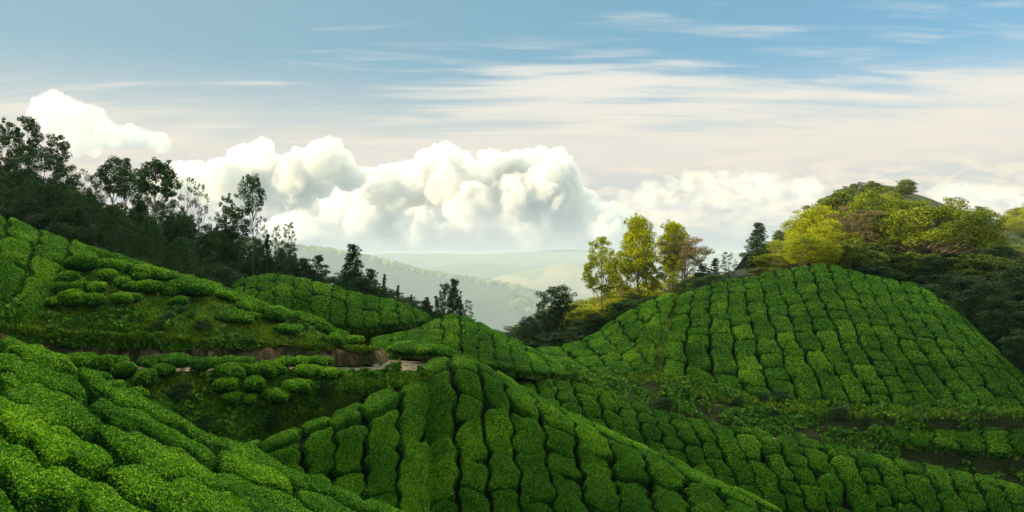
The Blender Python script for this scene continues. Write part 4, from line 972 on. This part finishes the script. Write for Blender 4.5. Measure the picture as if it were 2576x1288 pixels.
# right hand trees
GR = 'sunlit trees on the right ridge'
RMK = [('open_bright', 1514, 93, 597, 78, 'slender sunlit tree with an open crown, leftmost tall tree on the right ridge'),
       ('tall_oval', 1606, 95, 543, 80, 'tallest sunlit tree with a full oval crown on the right ridge'),
       ('open_bright', 1566, 97, 632, 56, 'shorter sunlit tree leaning against the left of the tallest tree'),
       ('open_bright', 1642, 96, 662, 52, 'small sunlit tree low at the right of the tallest tree'),
       ('tall_oval', 1694, 99, 558, 72, 'leafy yellow-green tree behind the brown flat-topped tree'),
       ('flat', 1722, 95, 590, 118, 'brown flat-topped layered tree right of the tallest tree'),
       ('open_bright', 1684, 94, 640, 54, 'thin pale-trunked tree under the brown flat-topped tree'),
       ('dark3', 1380, 88, 722, 80, 'dark rounded tree at the left end of the right ridge'),
       ('dark0', 1412, 87, 718, 58, 'dark upright tree beside the rounded one at the ridge end'),
       ('darkround', 1330, 84, 795, 54, 'small dark round tree lowest at the valley notch'),
       ('conical', 1899, 101, 562, 56, 'pointed half-sunlit tree standing alone left of the wooded hill'),
       ('wispy', 1834, 98, 634, 44, 'feathery pale sapling on the ridge'),
       ('spire', 1796, 97, 650, 44, 'short dark conical tree on the ridge left of the sapling'),
       ('dark2', 1770, 96, 668, 50, 'low dark tree right of the brown flat-topped tree'),
       ('flat', 2150, 104, 520, 140, 'brown flat-topped tree with pale limbs on the wooded hill'),
       ('vase', 2212, 108, 470, 125, 'tall tree with pale bare trunks and a dark crown on the wooded hill'),
       ('umbrella', 2335, 104, 505, 290, 'huge dark umbrella-shaped tree on the right'),
       ('sage0', 2105, 118, 484, 110, 'dark olive round tree behind the brown flat-topped tree'),
       ('bright0', 2050, 112, 520, 110, 'full sunlit yellow-green tree on the left flank of the wooded hill'),
       ('flat', 2490, 118, 560, 100, 'flat-topped dark tree behind the right end of the slope'),
       ('dark2', 2468, 150, 520, 44, 'small ragged tree on the skyline right of the summit'),
       ('sage0', 2450, 92, 640, 130, 'dark olive tree right of the umbrella-shaped tree'),
       ('darkround', 2485, 76, 705, 100, 'rounded mid-green tree in front of the shrubs at right'),
       ('darkround', 2430, 84, 690, 90, 'dark rounded tree between the umbrella tree and the right edge'),
       ('dark1', 2565, 84, 670, 120, 'dark spreading tree at the right edge')]
for key, X, d, Yt, w, lab in RMK:
    if lab in SHORT: LAND.append((X, Yt, SHORT[lab]))
for key, X, d, Yt, w, lab in RMK:
    if d > 140: place(key, X, d, Yt, sm, w, label=lab, group=GR)
    else: place(key, X, d, Yt, fr, w, label=lab, group=GR)

profR = lambda X: np.interp(X, [1230, 1300, 1350, 1440, 1480, 1540, 1580, 1640, 1700, 1760, 1850, 1900, 1935, 1960, 2000, 2040, 2090, 2130, 2180, 2230, 2290, 2400, 2450, 2520, 2600, 2800], [830, 820, 790, 742, 735, 712, 705, 700, 690, 690, 672, 655, 645, 600, 575, 545, 530, 560, 590, 600, 600, 600, 610, 610, 620, 620])
rg = np.random.default_rng(99)
def zoneR(X, d, Y):
    if X < 1440: return ['dark0', 'dark3', 'sage1'], 'grey-green tree massed at the left end of the right ridge', 'trees at the valley notch'
    if X < 1690: return ['bright0', 'bright1', 'bright_shrub', 'open_bright'], 'sunlit yellow-green tree massed beneath the tallest trees', 'sunlit trees below the tallest pair'
    if X < 1935: return ['dark1', 'dark0', 'bright1'], 'low dark tree along the ridge between the tall trees and the wooded hill', 'low trees along the right ridge'
    if X < 2200: return ['bright0', 'bright1', 'sage0', 'sage1', 'bright1'], 'bright sunlit tree on the left flank of the wooded hill', 'sunlit trees on the wooded hill'
    return ['sage0', 'sage1', 'dark1', 'dark0'], 'dark olive tree in the shaded wood at the right', 'trees of the shaded right wood'
for d in (122, 112, 104, 98, 93):
    for X in np.arange(1240, 2640, 64):
        X = X + rg.uniform(-24, 24); dd = d + rg.uniform(-2.5, 2.5)
        gz = gnd(fr, X, dd); h = rg.uniform(3.0, 6.0); Yt = CY - (gz + h) / dd * F
        Yt = max(Yt, profR(X) + rg.uniform(0, 30) + (122 - d) * .7)
        ks, lab, gp = zoneR(X, dd, Yt)
        kk = rg.choice(ks); o = place(kk, X, dd, Yt, fr, rg.uniform(60, 105), label=rel_label({'b': 'bright yellow-green', 's': 'dull olive', 'd': 'dark green', 'o': 'slim yellow-green'}[kk[0]] + ' tree', X, Yt, 1, ''), group=gp, rng=rg)
for d in (90, 84, 78, 72):
    for X in np.arange(1250, 2780, 62):
        X = X + rg.uniform(-26, 26); dd = d + rg.uniform(-1.5, 1.5)
        line = np.interp(X, [1250, 1400, 1500, 1600, 1750, 1900, 2080, 2250, 2350, 2450, 2600, 2800], [77, 83, 87, 89, 90, 92, 92, 90, 85, 77, 66, 60])
        if dd < line: continue
        gz = gnd(fr, X, dd); h = rg.uniform(1.3, 2.6) * (1.5 if X > 2380 else 1); Yt = CY - (gz + h) / dd * F
        Yt = max(Yt, profR(X) + 10)
        place(rg.choice(['shrub0', 'shrub1']), X, dd, Yt, fr, rg.uniform(70, 120), name='shrub', label=rel_label('dark edge shrub', X, Yt, 1, ''), cat='shrub', group='shrubs edging the right tea slopes', rng=rg, sink=.15, cl='foliage', tl='stems')
for X in np.arange(2370, 2800, 36):
    for d in (66, 71, 76, 82):
        if d < np.interp(X, [2370, 2450, 2600, 2800], [82, 75, 65, 60]): continue
        Xj = X + rg.uniform(-18, 18); gz = gnd(fr, Xj, d)
        place(rg.choice(['shrub0', 'shrub1', 'darkround']), Xj, d + rg.uniform(-1.5, 1.5), CY - (gz + rg.uniform(2.0, 4.2)) / d * F, fr, rg.uniform(80, 130), name='shrub', label=rel_label('bulky thicket shrub', X, CY - gz / d * F, 1, ''), cat='shrub', group='thicket at the right edge', rng=rg, sink=.15, cl='foliage', tl='stems')
# coarse weeds on the banks
GW = 'coarse weeds on the banks'
for p_, zz_, n_, wl in ((terr, (430, 1090, 960, 1090), 34, 'terrace bank below the dirt road'), (pt5, (300, 900, 790, 860), 26, 'grassy slope above the cut bank'), (rbank, (1560, 2200, 960, 1080), 26, 'verge below the big right hill')):
    for k in range(n_):
        X, Y = rg.uniform(zz_[0], zz_[1]), rg.uniform(zz_[2], zz_[3]); b = p_.locate(X, Y); pb = proj(b)
        place(rg.choice(['shrub0', 'shrub1']), pb[0], b[1], CY - (b[2] + rg.uniform(.35, .8)) / b[1] * F, z=b[2], w=rg.uniform(18, 52), name='weed_clump', label='low leafy weed clump on the ' + wl, cat='weeds', group=GW, rng=rg, sink=.12, cl='foliage', tl='stems')
# summit hill
for k in range(70):
    d = rg.uniform(158, 275); X = rg.uniform(1930, 2560)
    skip = X > 2290 and d > 215
    gz = gnd(sm, X, d)
    if skip: continue
    place(rg.choice(['sage0', 'sage1', 'bright0', 'dark1', 'bright1'], p=[.35, .3, .1, .1, .15]), X, d, CY - (gz + rg.uniform(3.2, 6.5)) / d * F, sm, rg.uniform(40, 70) * 200 / d * .9, label=rel_label('small summit tree', X, CY - gz / d * F, 1, ''), group='trees on the summit hill', rng=rg)
for X, Yt, w in [(2128, 468, 20), (2148, 462, 22), (2166, 458, 22), (2185, 466, 26), (2205, 460, 24), (2226, 466, 26), (2244, 468, 16), (2262, 468, 16), (2110, 480, 22), (2092, 492, 20)]:
    place(rg.choice(['sage1', 'dark0', 'sage0']), X, 272, Yt, sm, w, label='little tree standing out on the top of the summit hill', group='trees on the summit skyline', rng=rg)
for k in range(12):
    X, d = rg.uniform(2490, 2640), rg.uniform(335, 400); gz = gnd(sm2, X, d)
    place(rg.choice(['bright0', 'bright1', 'sage0']), X, d, CY - (gz + rg.uniform(6, 10)) / d * F, sm2, rg.uniform(34, 54), label=rel_label('far sunlit tree at right edge', X, CY - gz / d * F, 1, ''), group='sunlit trees on the far right slope', rng=rg)
print('trees', TREES)
# tree belts on the far ridge, too small to count
fb = Bag(); rg = np.random.default_rng(4)
def belt(A, n, row_lo, row_hi, keepf, size):
    for _ in range(n):
        r = rg.integers(row_lo, row_hi); c_ = rg.integers(2, A.shape[1] - 2); p = A[r, c_] + (A[r, c_ + 1] - A[r, c_]) * rg.random()
        if not keepf(p): continue
        s = size * rg.uniform(.6, 1.3); V, Fc = ICO[2]
        V = V[:, :] * (0.7 + 0.6 * fbm(V * 1.6 + _ * 3.1, 3, 1))[:, None] * np.array([s, s, s * .85]) + p + np.array([0, 0, s * .5])
        fb.V.append(V); fb.Q.append(Fc + fb.n); fb.n += len(V); fb.M.append(np.zeros(len(Fc))); fb.R.append(rg.uniform(0, 1) * np.ones(len(Fc))); fb.S.append(np.ones(len(Fc)))
belt(HB, 800, 11, 14, lambda p: True, 27)
belt(HB, 1100, 13, 28, lambda p: vnoise((p * 0.0018)[None], 5)[0] > .52 and p[0] > 0, 30)
belt(HB2, 350, 11, 16, lambda p: True, 27)
tag(obj('far_trees', fb.mesh('far_trees', [M_SAGE])), 'band of tiny hazy trees along the distant ridge', 'trees', None, 'stuff')

# ------------------------------------------------------------------ haze
def haze():
    x0, x1, y0, y1, z0, z1 = -13200, 13200, -260, 17000, -2000, 68
    V = np.array([(x, y, z) for x in (x0, x1) for y in (y0, y1) for z in (z0, z1)], float)
    Q = np.array([(0, 1, 3, 2), (4, 6, 7, 5), (0, 4, 5, 1), (2, 3, 7, 6), (0, 2, 6, 4), (1, 5, 7, 3)])
    m, N, out = mat('haze_air')
    p = N.n('ShaderNodeVolumePrincipled'); p.inputs['Color'].default_value = (0.70, 0.83, 0.96, 1); p.inputs['Density'].default_value = HAZE
    N.l(p.outputs[0], out.inputs['Volume'])
    tag(obj('haze', mesh('haze', V, Q, mats=[m])), None, None, None, 'stuff')
HAZE = 0.00010
haze()
